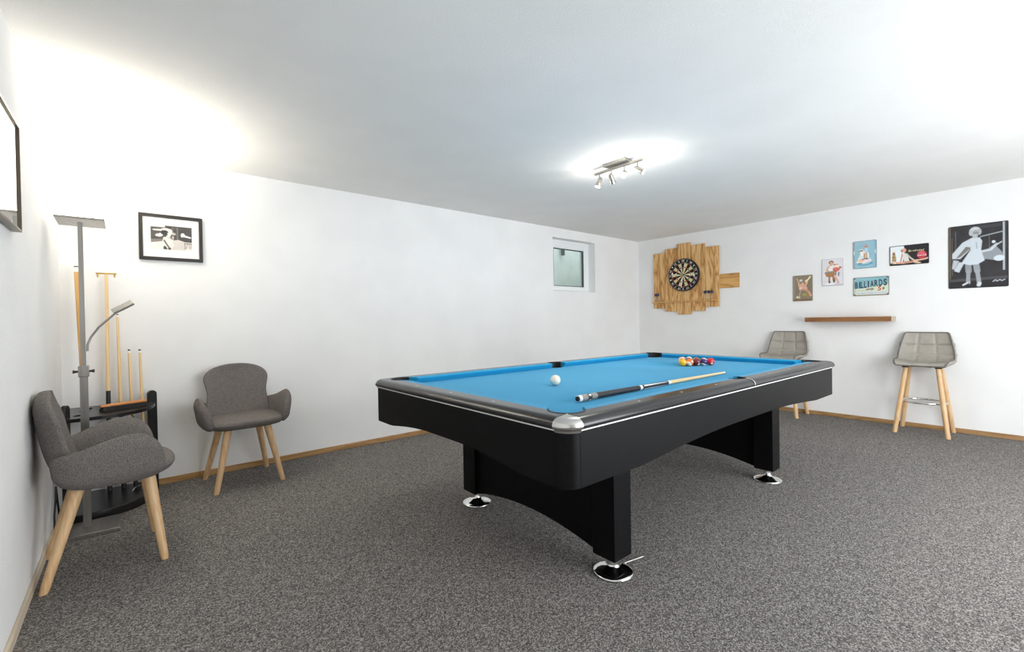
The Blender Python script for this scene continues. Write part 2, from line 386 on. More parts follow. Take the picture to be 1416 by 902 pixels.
for sy in (-1, 1):
    pk = MB(); ang = [math.radians(270-100+200*k/24) for k in range(25)]
    ri = lambda r, z: [(r*math.cos(t), sy*(HY-SU)-sy*r*math.sin(t), z) for t in ang]
    pk.loft([list(q) for q in zip(ri(SR-0.0005, ZBED-0.06), ri(SR-0.0005, ZT+0.0012), ri(SR-0.007, ZT+0.0012), ri(SR-0.007, ZBED-0.06))])
    pk.lathe([(0.050, -0.025), (0.049, -0.12), (0.0, -0.12), (0.0, -0.116), (0.045, -0.116), (0.046, -0.025)], 24, (0, sy*(HY-SU), ZBED))
    pk_o = obj('pocket', pk, M['rubber'], tb)
    # chrome band over the rail at the side pocket
    P, H = side_map('near' if sy < 0 else 'far')
    pr_ = prof[1:]+[(0.033, ZT)]
    obj('pocket_trim', MB().loft([[P(s_, u-0.002 if k < len(pr_)-1 else u, z+(0.0015 if k > 2 else 0)) for k, (u, z) in enumerate(pr_)] for s_ in (-0.006, 0.006)], closed=False, cap0=False, cap1=False), M['chrome'], tb)
# slate bed under the cloth, cut out at the pockets
EU = 0.112; poly = []
def arc_pts(cx, cy, r, a0, a1, n=10): return [(cx+r*math.cos(a0+(a1-a0)*k/n), cy+r*math.sin(a0+(a1-a0)*k/n)) for k in range(n+1)]
rc_ = 0.061; d_ = math.sqrt(rc_**2-(PA-EU)**2); a_ = math.atan2(-(PA-EU), d_)
rs_ = 0.050; ds_ = math.sqrt(rs_**2-(EU-SU)**2); as_ = math.atan2(EU-SU, ds_)
quads = [(-1, -1), (1, -1), (1, 1), (-1, 1)]
for q, (sx, sy) in enumerate(quads):
    cx, cy = sx*(HX-PA), sy*(HY-PA)
    base = q*PI/2                                   # corner seen in its own frame, interior towards +,+
    pts = arc_pts(0, 0, rc_, PI/2+(-a_)*1.0, a_, 10)   # from the left edge round to the bottom edge
    R_ = Matrix.Rotation(base, 2)
    poly += [tuple(R_ @ Vector(p)+Vector((cx, cy))) for p in pts]
    if q in (0, 2):
        sg = 1 if q == 0 else -1
        poly += [(sg*x, sg*(-HY+SU+y)) for x, y in arc_pts(0, 0, rs_, PI-as_, as_, 10)]
obj('bed', MB().prism(poly, ZBED-0.022, ZBED), M['cloth'], tb, smooth=False)
obj('underframe', MB().box(-HX+0.034, HX-0.034, -HY+0.034, HY-0.034, 0.60, 0.632), M['blackmetal'], tb)
# pearl sights
sg = MB().lathe([(0.0055, 0.0), (0.0055, 0.0007), (0.0, 0.0007)], 12)
sm_ = mesh_of('sight', sg, M['pearl'])
def sight(x, y):
    o = bpy.data.objects.new('sight', sm_); C.objects.link(o); o.parent = tb; o.location = (x, y, ZT)
sp = 0.3175
for k in (-3, -2, -1, 1, 2, 3):
    for sy in (-1, 1): sight(k*sp, sy*(HY-0.038))
for k in (-1, 0, 1):
    for sx in (-1, 1): sight(sx*(HX-0.038), k*sp)
# pedestals
for sx in (-1, 1):
    px = sx*0.852-0.01
    for sy in (-1, 1):
        obj('pedestal_column', MB().box(px-0.06, px+0.06, sy*0.51-0.06, sy*0.51+0.06, 0.08, 0.606), M['black'], tb, 0.002)
        ft = MB().lathe([(0.0, 0.0), (0.086, 0.0), (0.088, 0.003), (0.088, 0.007), (0.084, 0.011), (0.070, 0.017), (0.050, 0.0235), (0.034, 0.028), (0.026, 0.033), (0.0225, 0.040), (0.022, 0.083), (0.0, 0.083)], 40, (px, sy*0.515, 0))
        f_o = obj('levelling_foot', ft, M['chrome'], tb, angle=50)
        if sx < 0 and sy < 0:
            obj('adjuster_bar', MB().tube([(px+0.06, -0.514, 0.012), (px+0.197, -0.537, 0.008)], 0.003, 8), M['steel'], f_o)
    rings = []
    for i in range(31):
        y = -0.452+0.904*i/30; z = 0.082+0.056*(1-(y/0.452)**2)*1.0
        rings.append([(px-0.035, y, z), (px+0.035, y, z), (px+0.035, y, 0.605), (px-0.035, y, 0.605)])
    obj('arched_panel', MB().loft(rings), M['black'], tb)

# ------------------------------------------------------------------ cues
def make_cue(name, label, p0, p1, spec, cat='cue', group=None):
    p0, p1 = Vector(p0), Vector(p1); Lc = (p1-p0).length
    o = bpy.data.objects.new(name, None); C.objects.link(o); o.location = p0; o.empty_display_size = 0.05
    o.rotation_mode = 'QUATERNION'; o.rotation_quaternion = (p1-p0).to_track_quat('Z', 'Y')
    tag(o, label, cat, group); made = {}
    for pn, z0, z1, ra, rb, m in spec:
        made[pn] = obj(pn, MB().lathe([(0, z0*Lc), (ra, z0*Lc), (rb, z1*Lc), (0, z1*Lc)], 18), M[m], o)
    return o, made, Lc
rb_, rt_ = 0.0150, 0.0066
p0 = (1.463, 1.311, ZBED+rb_+0.0014); p1 = (2.897, 1.333, ZBED+rt_+0.0014)
f = lambda a: rb_+(rt_-rb_)*a
spec = [('bumper', 0.0, 0.006, 0.0105, 0.0115, 'rubber'), ('butt_cap', 0.004, 0.016, rb_-0.0008, rb_, 'white_ring'), ('butt_sleeve', 0.016, 0.088, rb_, f(0.088), 'greysleeve'),
        ('wrap', 0.088, 0.325, f(0.088), f(0.325), 'wrap'), ('decor_ring', 0.325, 0.340, f(0.325)+0.0002, f(0.340)+0.0002, 'strip'), ('forearm', 0.340, 0.512, f(0.34), f(0.512), 'wrap'),
        ('joint_collar', 0.512, 0.530, f(0.512), f(0.53), 'white_ring'), ('shaft', 0.530, 0.982, f(0.53), f(0.982), 'ash'), ('ferrule', 0.982, 0.994, f(0.982), f(0.994), 'white_ring'), ('tip', 0.994, 1.0, f(0.994), f(1.0), 'tipblue')]
cue, made, Lc = make_cue('pool_cue', 'black and maple pool cue lying on the blue cloth beside the near rail', p0, p1, spec)
# inlays: dark band with a white diamond on the sleeve, pale slivers on the forearm
zq = 0.052*Lc
obj('inlay_band', MB().lathe([(rb_-0.0003, zq-0.014), (rb_+0.0002, zq-0.010), (rb_+0.0001, zq+0.010), (rb_-0.0006, zq+0.014)], 18), M['wrap'], made['butt_sleeve'])
for k in range(4):
    a = PI/4+k*PI/2; Rm = Matrix.Rotation(a, 4, 'Z')
    rr_ = rb_+0.0006
    obj('inlay', MB().add([(rr_, -0.006, zq), (rr_-0.0002, 0, zq-0.011), (rr_, 0.006, zq), (rr_-0.0006, 0, zq+0.011), (rr_-0.003, 0, zq)], [(0, 1, 2, 3), (0, 4, 1), (1, 4, 2), (2, 4, 3), (3, 4, 0)], mat=Rm), M['white_ring'], made['butt_sleeve'])
    z0_, z1_ = 0.35*Lc, 0.50*Lc; ra_, rb2 = f(0.35)+0.0005, f(0.5)+0.0004
    obj('inlay', MB().add([(ra_, -0.0035, z0_), (ra_, 0.0035, z0_), (rb2, 0.001, z1_), (rb2, -0.001, z1_), (ra_-0.003, 0, z0_), (rb2-0.003, 0, z1_)], [(0, 1, 2, 3), (0, 4, 1), (2, 5, 3), (0, 3, 5, 4), (1, 4, 5, 2)], mat=Rm), M['white_ring'], made['forearm'])

# ------------------------------------------------------------------ balls
RBALL = 0.0286
def text_mesh(body, w_=None, h_=None, shear=0.0, depth=0.0004, offset=0.0):
    """flat lettering in the xz plane facing -y, centred, scaled to w_ by h_"""
    cu = bpy.data.curves.new('lettering', 'FONT'); cu.body = body; cu.shear = shear; cu.offset = offset; cu.resolution_u = 3
    o = bpy.data.objects.new('lettering', cu); me = bpy.data.meshes.new_from_object(o)
    bpy.data.objects.remove(o); bpy.data.curves.remove(cu)
    co = np.zeros(len(me.vertices)*3); me.vertices.foreach_get('co', co); co = co.reshape(-1, 3)
    mn, mx = co.min(0), co.max(0); sz = np.maximum(mx-mn, 1e-6)
    kx = (w_/sz[0]) if w_ else (h_/sz[1]); ky = (h_/sz[1]) if h_ else kx
    out = np.zeros_like(co); out[:, 0] = (co[:, 0]-(mn[0]+mx[0])/2)*kx; out[:, 2] = (co[:, 1]-(mn[1]+mx[1])/2)*ky
    faces = [list(p.vertices) for p in me.polygons]; bpy.data.meshes.remove(me)
    mb = MB()
    mb.add([tuple(p) for p in out], faces)
    return mb
def letters(name, body, m, parent, x, y, z, **kw):
    o = obj(name, text_mesh(body, **kw), m, parent, smooth=False); o.location = (x, y, z)
    return o
BC = {1: 'eeb21c', 2: '1f3f9a', 3: 'c9202c', 4: '3c2262', 5: 'e2702a', 6: '1c6b3c', 7: '6d1b22', 8: '111113'}
bm_ = {k: mat('ball_resin_%s' % nm, BC[k], 0.07, coat=0.4) for k, nm in zip(range(1, 9), ['yellow', 'blue', 'red', 'purple', 'orange', 'green', 'maroon', 'black'])}
ink = mat('black_print_ink', '121212', 0.5)
def ball_mesh(stripe, m):
    mb = MB(); nlat, nlon = 24, 32
    rings = [[(RBALL*math.sin(t)*math.cos(2*PI*k/nlon), RBALL*math.sin(t)*math.sin(2*PI*k/nlon), -RBALL*math.cos(t)) for k in range(nlon)] for t in [1e-3+(PI-2e-3)*i/nlat for i in range(nlat+1)]]
    for i in range(nlat):
        t = (i+0.5)/nlat*PI; band = abs(math.cos(t)) < 0.60
        mb.loft([rings[i], rings[i+1]], True, i == 0, i == nlat-1, mi=(0 if (band or not stripe) else 1))
    return mb
names_col = {1: 'yellow', 2: 'blue', 3: 'red', 4: 'purple', 5: 'orange', 6: 'green', 7: 'maroon', 8: 'black'}
def make_ball(num, loc, label, rot):
    base = num if num <= 8 else num-8
    o = obj('billiard_ball', ball_mesh(num > 8, None), [bm_[base], M['ballwhite']]); o.location = loc; o.rotation_euler = rot
    tag(o, label, 'ball', 'racked pool balls')
    # number spots on two opposite sides
    for a in (0, PI):
        Rm = Matrix.Rotation(a, 4, 'Z')
        pts = [[(1.004*RBALL*math.sin(t)*math.cos(2*PI*k/14), -1.004*RBALL*math.cos(t), 1.004*RBALL*math.sin(t)*math.sin(2*PI*k/14)) for k in range(14)] for t in (0.02, 0.15, 0.30)]
        sp_ = obj('number_spot', MB().loft(pts, True, True, False, mat=Rm), M['ballwhite'], o)
        tm = text_mesh(str(num), None, 0.009)
        tm.v = [tuple(Rm @ Vector((x, -math.sqrt(max(1e-9, (1.010*RBALL)**2-x*x-z*z)), z))) for x, y, z in tm.v]
        obj('numeral', tm, ink, sp_, smooth=False)
    return o
order = [[1], [13, 11], [7, 8, 10], [12, 5, 14, 9], [3, 4, 6, 15, 2]]
rows_txt = ['at the apex of the rack', 'in the second row', 'in the third row', 'in the fourth row', 'in the back row']
for r_, row in enumerate(order):
    for k, num in enumerate(row):
        dx = r_*RBALL*2*math.cos(PI/6)*1.006; dy = (k-r_/2)*RBALL*2.006
        col = names_col[num if num <= 8 else num-8]
        pos = rows_txt[r_]+('' if r_ == 0 else (' nearest the cue' if k == 0 else (' at its far end' if k == len(row)-1 else ' inside')))
        lab = '%s%s pool ball numbered %d %s' % (col+' ' if num <= 8 else 'white and '+col, 'solid' if num <= 8 else ' striped', num, pos)
        rx = random.uniform(-0.6, 0.9); rz_ = random.uniform(-1.2, 0.2)
        rot = {1: (2.2, 0.3, 0.9), 13: (-0.5, 0.9, -0.6), 7: (0.55, 0, -0.35), 12: (0.35, 0.25, 0.8), 3: (0.45, 0, -0.75), 11: (0.5, 0.6, 0.8), 9: (0.9, 0.3, 0)}.get(num, (rx, rz_*0.5, rz_))
        make_ball(num, (3.13+dx, CY+dy, ZBED+RBALL+0.0006), lab, rot)
cb = MB(); nl = 32
cb.loft([[(RBALL*math.sin(t)*math.cos(2*PI*k/nl), RBALL*math.sin(t)*math.sin(2*PI*k/nl), -RBALL*math.cos(t)) for k in range(nl)] for t in [1e-3+(PI-2e-3)*i/24 for i in range(25)]])
o = obj('cue_ball', cb, M['ballwhite']); o.location = (1.773, 1.745, ZBED+RBALL+0.0006)
tag(o, 'ivory white cue ball alone on the blue cloth by the far side pocket', 'ball')

# ------------------------------------------------------------------ armchairs
def make_armchair(label, loc, rotz):
    t = thing('armchair', label, 'chair', loc, rotz, 'grey upholstered tub chairs')
    # seat pad
    def sq(hw, y0, y1, z, ex=3.2, n=28, crown=0):
        yc, hd = (y0+y1)/2, (y1-y0)/2; out = []
        for k in range(n):
            a = 2*PI*k/n; c, s_ = math.cos(a), math.sin(a)
            out.append((hw*math.copysign(abs(c)**(2/ex), c), yc+hd*math.copysign(abs(s_)**(2/ex), s_), z))
        return out
    obj('seat', MB().loft([sq(0.13, -0.15, 0.12, 0.402), sq(0.218, -0.225, 0.155, 0.405), sq(0.238, -0.255, 0.165, 0.42), sq(0.244, -0.272, 0.165, 0.446), sq(0.238, -0.268, 0.16, 0.466), sq(0.19, -0.215, 0.14, 0.476), sq(0.10, -0.13, 0.09, 0.479)]), M['tweed'], t, subd=1)
    # backrest: horizontal rings, leaning and wrapping forward at its sides
    def back_ring(z, hw, th):
        n = 9; fr, bk = [], []
        yl = float(np.interp(z, [0.40, 0.46, 0.55, 0.65, 0.75, 0.80, 0.83], [0.112, 0.142, 0.170, 0.190, 0.203, 0.203, 0.192]))
        for k in range(n):
            q = -1+2*k/(n-1); x = hw*q; wrap_ = -0.055*abs(q)**2.4*(1.0 if z < 0.7 else 1-0.7*(z-0.7)/0.13)
            e = math.sqrt(max(0.0, 1-abs(q)**4))
            fr.append((x, yl+wrap_-th*0.5*(0.25+0.75*e), z)); bk.append((x, yl+wrap_+th*0.5*(0.25+0.75*e), z))
        return fr+bk[::-1]
    zs = [(0.398, 0.15, 0.03), (0.403, 0.185, 0.055), (0.43, 0.205, 0.07), (0.50, 0.208, 0.074), (0.57, 0.198, 0.070), (0.63, 0.190, 0.066), (0.68, 0.203, 0.064), (0.72, 0.213, 0.062), (0.752, 0.208, 0.060), (0.780, 0.188, 0.056), (0.804, 0.152, 0.050), (0.822, 0.102, 0.042), (0.831, 0.045, 0.024)]
    obj('backrest', MB().loft([back_ring(*z) for z in zs]), M['tweed'], t, subd=1)
    # armrests: shaped side wings
    for sx in (-1, 1):
        rings = []
        st = [(0.178, 0.47, 0.550, 0.160, 0.030), (0.155, 0.43, 0.566, 0.182, 0.050), (0.12, 0.412, 0.574, 0.205, 0.058), (0.085, 0.405, 0.584, 0.222, 0.060), (0.03, 0.403, 0.606, 0.234, 0.060), (-0.03, 0.403, 0.628, 0.240, 0.060), (-0.09, 0.404, 0.638, 0.241, 0.060), (-0.14, 0.407, 0.626, 0.238, 0.058), (-0.178, 0.413, 0.594, 0.232, 0.054), (-0.200, 0.424, 0.548, 0.225, 0.046), (-0.212, 0.445, 0.500, 0.218, 0.030)]
        for y, z0, z1, xc, th in st:
            n = 7; a_, c_ = [], []
            for k in range(n):
                q = k/(n-1); z = z0+(z1-z0)*q; e = math.sqrt(max(0, 1-(2*q-1)**6)); e = 0.22+0.78*e
                xx = xc+0.035*((z-0.41)/0.22)-0.012*math.sin(PI*q)*0
                if q < 0.15: xx -= 0.010
                a_.append((sx*(xx+th/2*e), y, z)); c_.append((sx*(xx-th/2*e), y, z))
            rings.append(a_+c_[::-1])
        obj('armrest', MB().loft(rings), M['tweed'], t, subd=1)
    for sx in (-1, 1):
        for sy in (-1, 1):
            tx, ty = 0.118, 0.115 if sy > 0 else 0.125
            bx, by = 0.203, 0.203
            top = Vector((sx*tx, sy*ty-0.03, 0.415)); bot = Vector((sx*bx, sy*by, 0.0)); rings = []
            for q, rr2 in ((0, 0.0255), (0.5, 0.021), (0.97, 0.0165), (1.0, 0.0145)):
                c_ = top+(bot-top)*q
                rings.append([(c_.x+rr2*math.cos(2*PI*k/16), c_.y+rr2*math.sin(2*PI*k/16), c_.z) for k in range(16)])
            obj('leg', MB().loft(rings), M['oak'], t)
    return t
ch = make_armchair('grey fabric tub chair on beech legs with its back to the long wall', (0.597, 3.745, 0), math.radians(3))
dup(ch, (-0.115, 2.925, 0), math.radians(93.5), 'grey fabric tub chair seen from the side against the left wall')

# ------------------------------------------------------------------ bar stools
def make_stool(label, loc, rotz):
    t = thing('bar_stool', label, 'stool', loc, rotz, 'taupe bar stools along the right wall')
    prof_ = [(-0.195, 0.643, 0.168), (-0.188, 0.660, 0.180), (-0.165, 0.668, 0.190), (-0.10, 0.664, 0.198), (0.0, 0.660, 0.202), (0.07, 0.664, 0.204), (0.115, 0.682, 0.204), (0.142, 0.72, 0.202), (0.160, 0.77, 0.196), (0.172, 0.83, 0.184), (0.181, 0.89, 0.170), (0.187, 0.930, 0.160), (0.188, 0.941, 0.148)]
    P = np.array(prof_); d = np.r_[0, np.cumsum(np.hypot(np.diff(P[:, 0]), np.diff(P[:, 1])))]; d /= d[-1]
    nu, nv = 36, 60; verts = []; 
    for j in range(nv+1):
        v = j/nv; y = np.interp(v, d, P[:, 0]); z = np.interp(v, d, P[:, 1]); hw = np.interp(v, d, P[:, 2])
        y2 = np.interp(min(1, v+0.02), d, P[:, 0]); z2 = np.interp(min(1, v+0.02), d, P[:, 1]); y1 = np.interp(max(0, v-0.02), d, P[:, 0]); z1 = np.interp(max(0, v-0.02), d, P[:, 1])
        ty, tz = y2-y1, z2-z1; l = math.hypot(ty, tz); ny, nz_ = -tz/l, ty/l          # normal: up on the seat, forward on the back
        for i in range(nu+1):
            q = -1+2*i/nu
            crv = 0.030*abs(q)**3*float(np.interp(v, [0, 0.15, 0.85, 1], [0.35, 1, 1, 0.5]))
            gr = 0
            for u_ in (-0.36, 0.36): gr = max(gr, math.exp(-((q-u_)/0.035)**2))
            for v_ in (0.18, 0.34, 0.50, 0.64, 0.80): gr = max(gr, math.exp(-((v-v_)/0.013)**2))
            edge = min(1, (1-abs(q))/0.12, v/0.06, (1-v)/0.05); off = crv-0.011*gr*max(0, edge)
            rc2 = 0.0
            if v > 0.93: rc2 = 0.0
            verts.append((hw*q, y+ny*off, z+nz_*off))
    fs = [(j*(nu+1)+i, j*(nu+1)+i+1, (j+1)*(nu+1)+i+1, (j+1)*(nu+1)+i) for j in range(nv) for i in range(nu)]
    o = obj('seat_shell', MB().add(verts, fs), M['leather'], t, angle=80)
    # make sure the surface faces up, then give it body below
    if o.data.polygons[nu*nv//4].normal.z < 0: o.data.flip_normals()
    so = o.modifiers.new('thickness', 'SOLIDIFY'); so.thickness = 0.028; so.offset = -1
    bd = [verts[i] for i in range(nu+1)]+[verts[j*(nu+1)+nu] for j in range(1, nv+1)]+[verts[nv*(nu+1)+i] for i in range(nu-1, -1, -1)]+[verts[j*(nu+1)] for j in range(nv-1, 0, -1)]
    obj('piping', MB().tube(bd, 0.0055, 6, loop=True), M['piping'], t)
    br = MB()
    for sx in (-1, 1): br.box(sx*0.115-0.024, sx*0.115+0.024, -0.115, 0.10, 0.618, 0.640)
    br.box(-0.12, 0.12, -0.02, 0.02, 0.620, 0.638)
    obj('mounting_bracket', br, M['blackmetal'], t, 0.003)
    for sx in (-1, 1):
        for sy in (-1, 1):
            top = Vector((sx*0.112, sy*0.085-0.01, 0.628)); bot = Vector((sx*0.185, sy*0.172, 0.0)); rings = []
            for q, r2 in ((0, 0.0185), (0.55, 0.0205), (0.985, 0.0185), (1.0, 0.017)):
                c_ = top+(bot-top)*q; rings.append([(c_.x+r2*math.cos(2*PI*k/16), c_.y+r2*math.sin(2*PI*k/16), c_.z) for k in range(16)])
            obj('leg', MB().loft(rings), M['oak'], t)
    obj('footrest_ring', MB().tube([(0.163*math.cos(2*PI*k/40), 0.163*math.sin(2*PI*k/40)*0.95, 0.295) for k in range(40)], 0.009, 10, loop=True), M['chrome'], t)
    return t
st = make_stool('taupe quilted bar stool standing alone below the large black and white picture', (5.722, 0.765, 0), -PI/2)
dup(st, (5.722, 1.965, 0), -PI/2, 'taupe quilted bar stool half hidden behind the far corner of the pool table')

# ------------------------------------------------------------------ printed pictures
class Art:
    """tiny raster painter; the result becomes the colours of a finely divided sheet"""
    def __init__(s, w_, h_, bg, ss=3):
        s.w, s.h, s.ss = w_, h_, ss; s.a = np.zeros((h_*ss, w_*ss, 3)); s.a[:] = lin(bg)
        s.Y, s.X = np.mgrid[0:h_*ss, 0:w_*ss]; s.X = (s.X+0.5)/(w_*ss); s.Y = (s.Y+0.5)/(h_*ss)
        s.asp = w_/h_
    def put(s, m, c): s.a[m] = lin(c)
    def ell(s, cx, cy, rx, ry, c, rot=0):
        dx, dy = (s.X-cx)*s.asp, s.Y-cy; ca, sa = math.cos(rot), math.sin(rot)
        s.put(((dx*ca+dy*sa)/(rx*s.asp))**2+((-dx*sa+dy*ca)/ry)**2 < 1, c)
    def poly(s, pts, c):
        inside = np.zeros(s.X.shape, bool); n = len(pts)
        for i in range(n):
            (x1, y1), (x2, y2) = pts[i], pts[(i+1) % n]
            if y1 == y2: continue
            cond = ((y1 > s.Y) != (y2 > s.Y)) & (s.X < (x2-x1)*(s.Y-y1)/(y2-y1)+x1); inside ^= cond
        s.put(inside, c)
    def line(s, pts, wd, c):
        for (x1, y1), (x2, y2) in zip(pts[:-1], pts[1:]):
            ax, ay, bx, by = x1*s.asp, y1, x2*s.asp, y2; dx, dy = bx-ax, by-ay; l2 = dx*dx+dy*dy+1e-9
            t = np.clip(((s.X*s.asp-ax)*dx+(s.Y-ay)*dy)/l2, 0, 1)
            s.put(np.hypot(s.X*s.asp-ax-t*dx, s.Y-ay-t*dy) < wd, c)
    def rect(s, x0, y0, x1, y1, c): s.put((s.X > x0) & (s.X < x1) & (s.Y > y0) & (s.Y < y1), c)
    def mottled(s, amp, n=9, seed=1):
        rg = np.random.RandomState(seed); g = rg.rand(n+1, n+1)
        fx, fy = s.X*n, s.Y*n; ix, iy = np.minimum(fx.astype(int), n-1), np.minimum(fy.astype(int), n-1); fx, fy = fx-ix, fy-iy
        v = (g[iy, ix]*(1-fx)+g[iy, ix+1]*fx)*(1-fy)+(g[iy+1, ix]*(1-fx)+g[iy+1, ix+1]*fx)*fy
        s.a *= (1+amp*(v[..., None]-0.5)*2)
    def pix(s): return s.a.reshape(s.h, s.ss, s.w, s.ss, 3).mean(axis=(1, 3))
def art_material(name, rough):
    m = mat(name, 'ffffff', rough); at = N(m, 'ShaderNodeAttribute', attribute_name='print'); L(m, at.outputs['Color'], bsdf(m).inputs['Base Color']); return m
M['print_gloss'] = art_material('printed_tin', 0.3); M['print_matt'] = art_material('printed_paper', 0.5)
def sheet(name, art, w_, h_, parent, y, m, x=0, z=0):
    """print of size w_ by h_ in the xz plane facing -y"""
    P = art.pix(); H, W = P.shape[:2]
    xs = np.linspace(-w_/2, w_/2, W)+x; zs = np.linspace(h_/2, -h_/2, H)+z
    vs_ = [(float(a), y, float(b_)) for b_ in zs for a in xs]
    fs = [(j*W+i, (j+1)*W+i, (j+1)*W+i+1, j*W+i+1) for j in range(H-1) for i in range(W-1)]
    me = bpy.data.meshes.new(name); me.from_pydata(vs_, [], fs); me.materials.append(m)
    ca = me.color_attributes.new('print', 'FLOAT_COLOR', 'POINT')
    ca.data.foreach_set('color', np.concatenate([P.reshape(-1, 3), np.ones((H*W, 1))], 1).astype(np.float32).ravel())
    o = bpy.data.objects.new(name, me); C.objects.link(o); o.parent = parent; return o
def tin_sign(label, yc, zc, w_, h_, art, edge, tilt=0.0):
    t = thing('tin_sign', label, 'sign', (XR, yc, zc), -PI/2, 'tin signs on the right wall')
    t.rotation_euler = (0, tilt, -PI/2)
    r = 0.010; pl = []
    for cx, cz, a0 in ((w_/2-r, h_/2-r, 0), (-w_/2+r, h_/2-r, PI/2), (-w_/2+r, -h_/2+r, PI), (w_/2-r, -h_/2+r, 3*PI/2)):
        pl += [(cx+r*math.cos(a0+PI/2*k/4), cz+r*math.sin(a0+PI/2*k/4)) for k in range(5)]
    n = len(pl)
    def rg(k, y): return [(x*(1-k*2/w_), y, z*(1-k*2/h_)) for x, z in pl]
    obj('plate', MB().loft([rg(0, 0.0), rg(0, -0.005), rg(0.002, -0.0075), rg(0.005, -0.0075), rg(0.007, -0.006)]), edge, t)
    sheet('printed_face', art, w_-0.012, h_-0.012, t, -0.0078, M['print_gloss'])
    return t
e_grey = mat('painted_edge_grey', '8b847b', 0.4); e_white = mat('painted_edge_white', 'c9c6cc', 0.4); e_blue = mat('painted_edge_blue', '7f9aa5', 0.4); e_black = mat('painted_edge_black', '1a191b', 0.3)
SK, SK2 = 'd9a78a', 'c48a68'
# 1: brown sign, woman reclining in a large cocktail glass
a = Art(44, 66, '83745f'); a.mottled(0.12, 6, 2)
a.rect(0, 0, 0.10, 1, '94866f'); a.rect(0, 0.93, 1, 1, '7a5c44')
a.line([(0.30, 0.30), (0.20, 0.10)], 0.018, 'cbb79a'); a.line([(0.30, 0.30), (0.36, 0.55)], 0.03, SK)
a.ell(0.42, 0.20, 0.09, 0.055, 'c3d3cd'); a.ell(0.48, 0.27, 0.10, 0.05, '8c6a44'); a.ell(0.50, 0.31, 0.07, 0.045, SK)
a.poly([(0.62, 0.20), (0.80, 0.14), (0.76, 0.30), (0.66, 0.30)], 'f2d69b'); a.line([(0.78, 0.18), (0.90, 0.06)], 0.024, 'f7e6bd')
a.ell(0.48, 0.42, 0.16, 0.11, SK); a.ell(0.55, 0.50, 0.20, 0.08, 'dd9f8d'); a.ell(0.42, 0.50, 0.09, 0.06, 'e6c3b4')
a.line([(0.62, 0.50), (0.84, 0.68), (0.92, 0.80)], 0.035, SK); a.line([(0.50, 0.55), (0.74, 0.60), (0.86, 0.76)], 0.03, SK2)
a.line([(0.64, 0.42), (0.74, 0.28)], 0.03, SK); a.line([(0.40, 0.60), (0.32, 0.80)], 0.014, 'b5b1a4'); a.ell(0.27, 0.86, 0.12, 0.045, 'c9c2a8'); a.ell(0.22, 0.84, 0.05, 0.03, 'e6e0c8')
a.ell(0.60, 0.77, 0.17, 0.065, '8a8136'); a.ell(0.60, 0.76, 0.10, 0.035, 'a8a04b')
tin_sign('small brown tin sign of a woman in a cocktail glass, leftmost of the wall signs', 1.829, 1.442, 0.200, 0.298, a, e_grey)
# 2: white sign, seated woman with red guitar
a = Art(44, 66, 'dedbdf'); a.mottled(0.05, 8, 3)
for k in range(7): a.rect(0.08+k*0.13, 0.02, 0.085+k*0.13, 0.98, 'd2cfd6')
a.rect(0, 0.955, 1, 1, 'b9b6be'); a.poly([(0.05, 0.97), (0.30, 0.88), (0.66, 0.95), (0.55, 0.97)], 'f3eef0')
a.ell(0.44, 0.13, 0.12, 0.075, '5b4636'); a.ell(0.45, 0.16, 0.085, 0.065, 'cf9c74'); a.line([(0.45, 0.20), (0.42, 0.27)], 0.04, 'cf9c74')
a.poly([(0.30, 0.26), (0.55, 0.25), (0.62, 0.34), (0.56, 0.44), (0.30, 0.44)], 'ecebed'); a.line([(0.32, 0.28), (0.22, 0.40), (0.30, 0.46)], 0.03, 'd8a883')
a.line([(0.58, 0.22), (0.75, 0.22), (0.86, 0.33)], 0.022, '8a6a4c'); a.ell(0.68, 0.29, 0.17, 0.065, 'f4ddd4', -0.3)
a.ell(0.67, 0.40, 0.17, 0.085, 'd5745c', 0.25); a.ell(0.62, 0.45, 0.09, 0.06, 'c05a4a'); a.line([(0.76, 0.40), (0.90, 0.33)], 0.025, 'b8543f')
a.poly([(0.16, 0.47), (0.58, 0.45), (0.62, 0.53), (0.18, 0.54), (0.10, 0.52)], '7e8474'); a.poly([(0.12, 0.52), (0.60, 0.51), (0.64, 0.60), (0.50, 0.68), (0.20, 0.66)], 'a8743f')
a.line([(0.34, 0.64), (0.34, 0.85)], 0.03, 'a3713f'); a.line([(0.34, 0.85), (0.35, 0.88)], 0.03, '3d3128'); a.line([(0.55, 0.62), (0.57, 0.80)], 0.045, '9a6a3d'); a.line([(0.57, 0.80), (0.58, 0.86)], 0.03, '4d3b30')
a.line([(0.60, 0.64), (0.72, 0.80), (0.78, 0.91)], 0.032, 'd7a698'); a.line([(0.66, 0.50), (0.66, 0.60)], 0.014, '4b4441'); a.line([(0.80, 0.52), (0.79, 0.64)], 0.02, '5b5458')
tin_sign('white tin sign of a seated woman holding a red guitar, second sign from left', 1.537, 1.598, 0.200, 0.299, a, e_white)
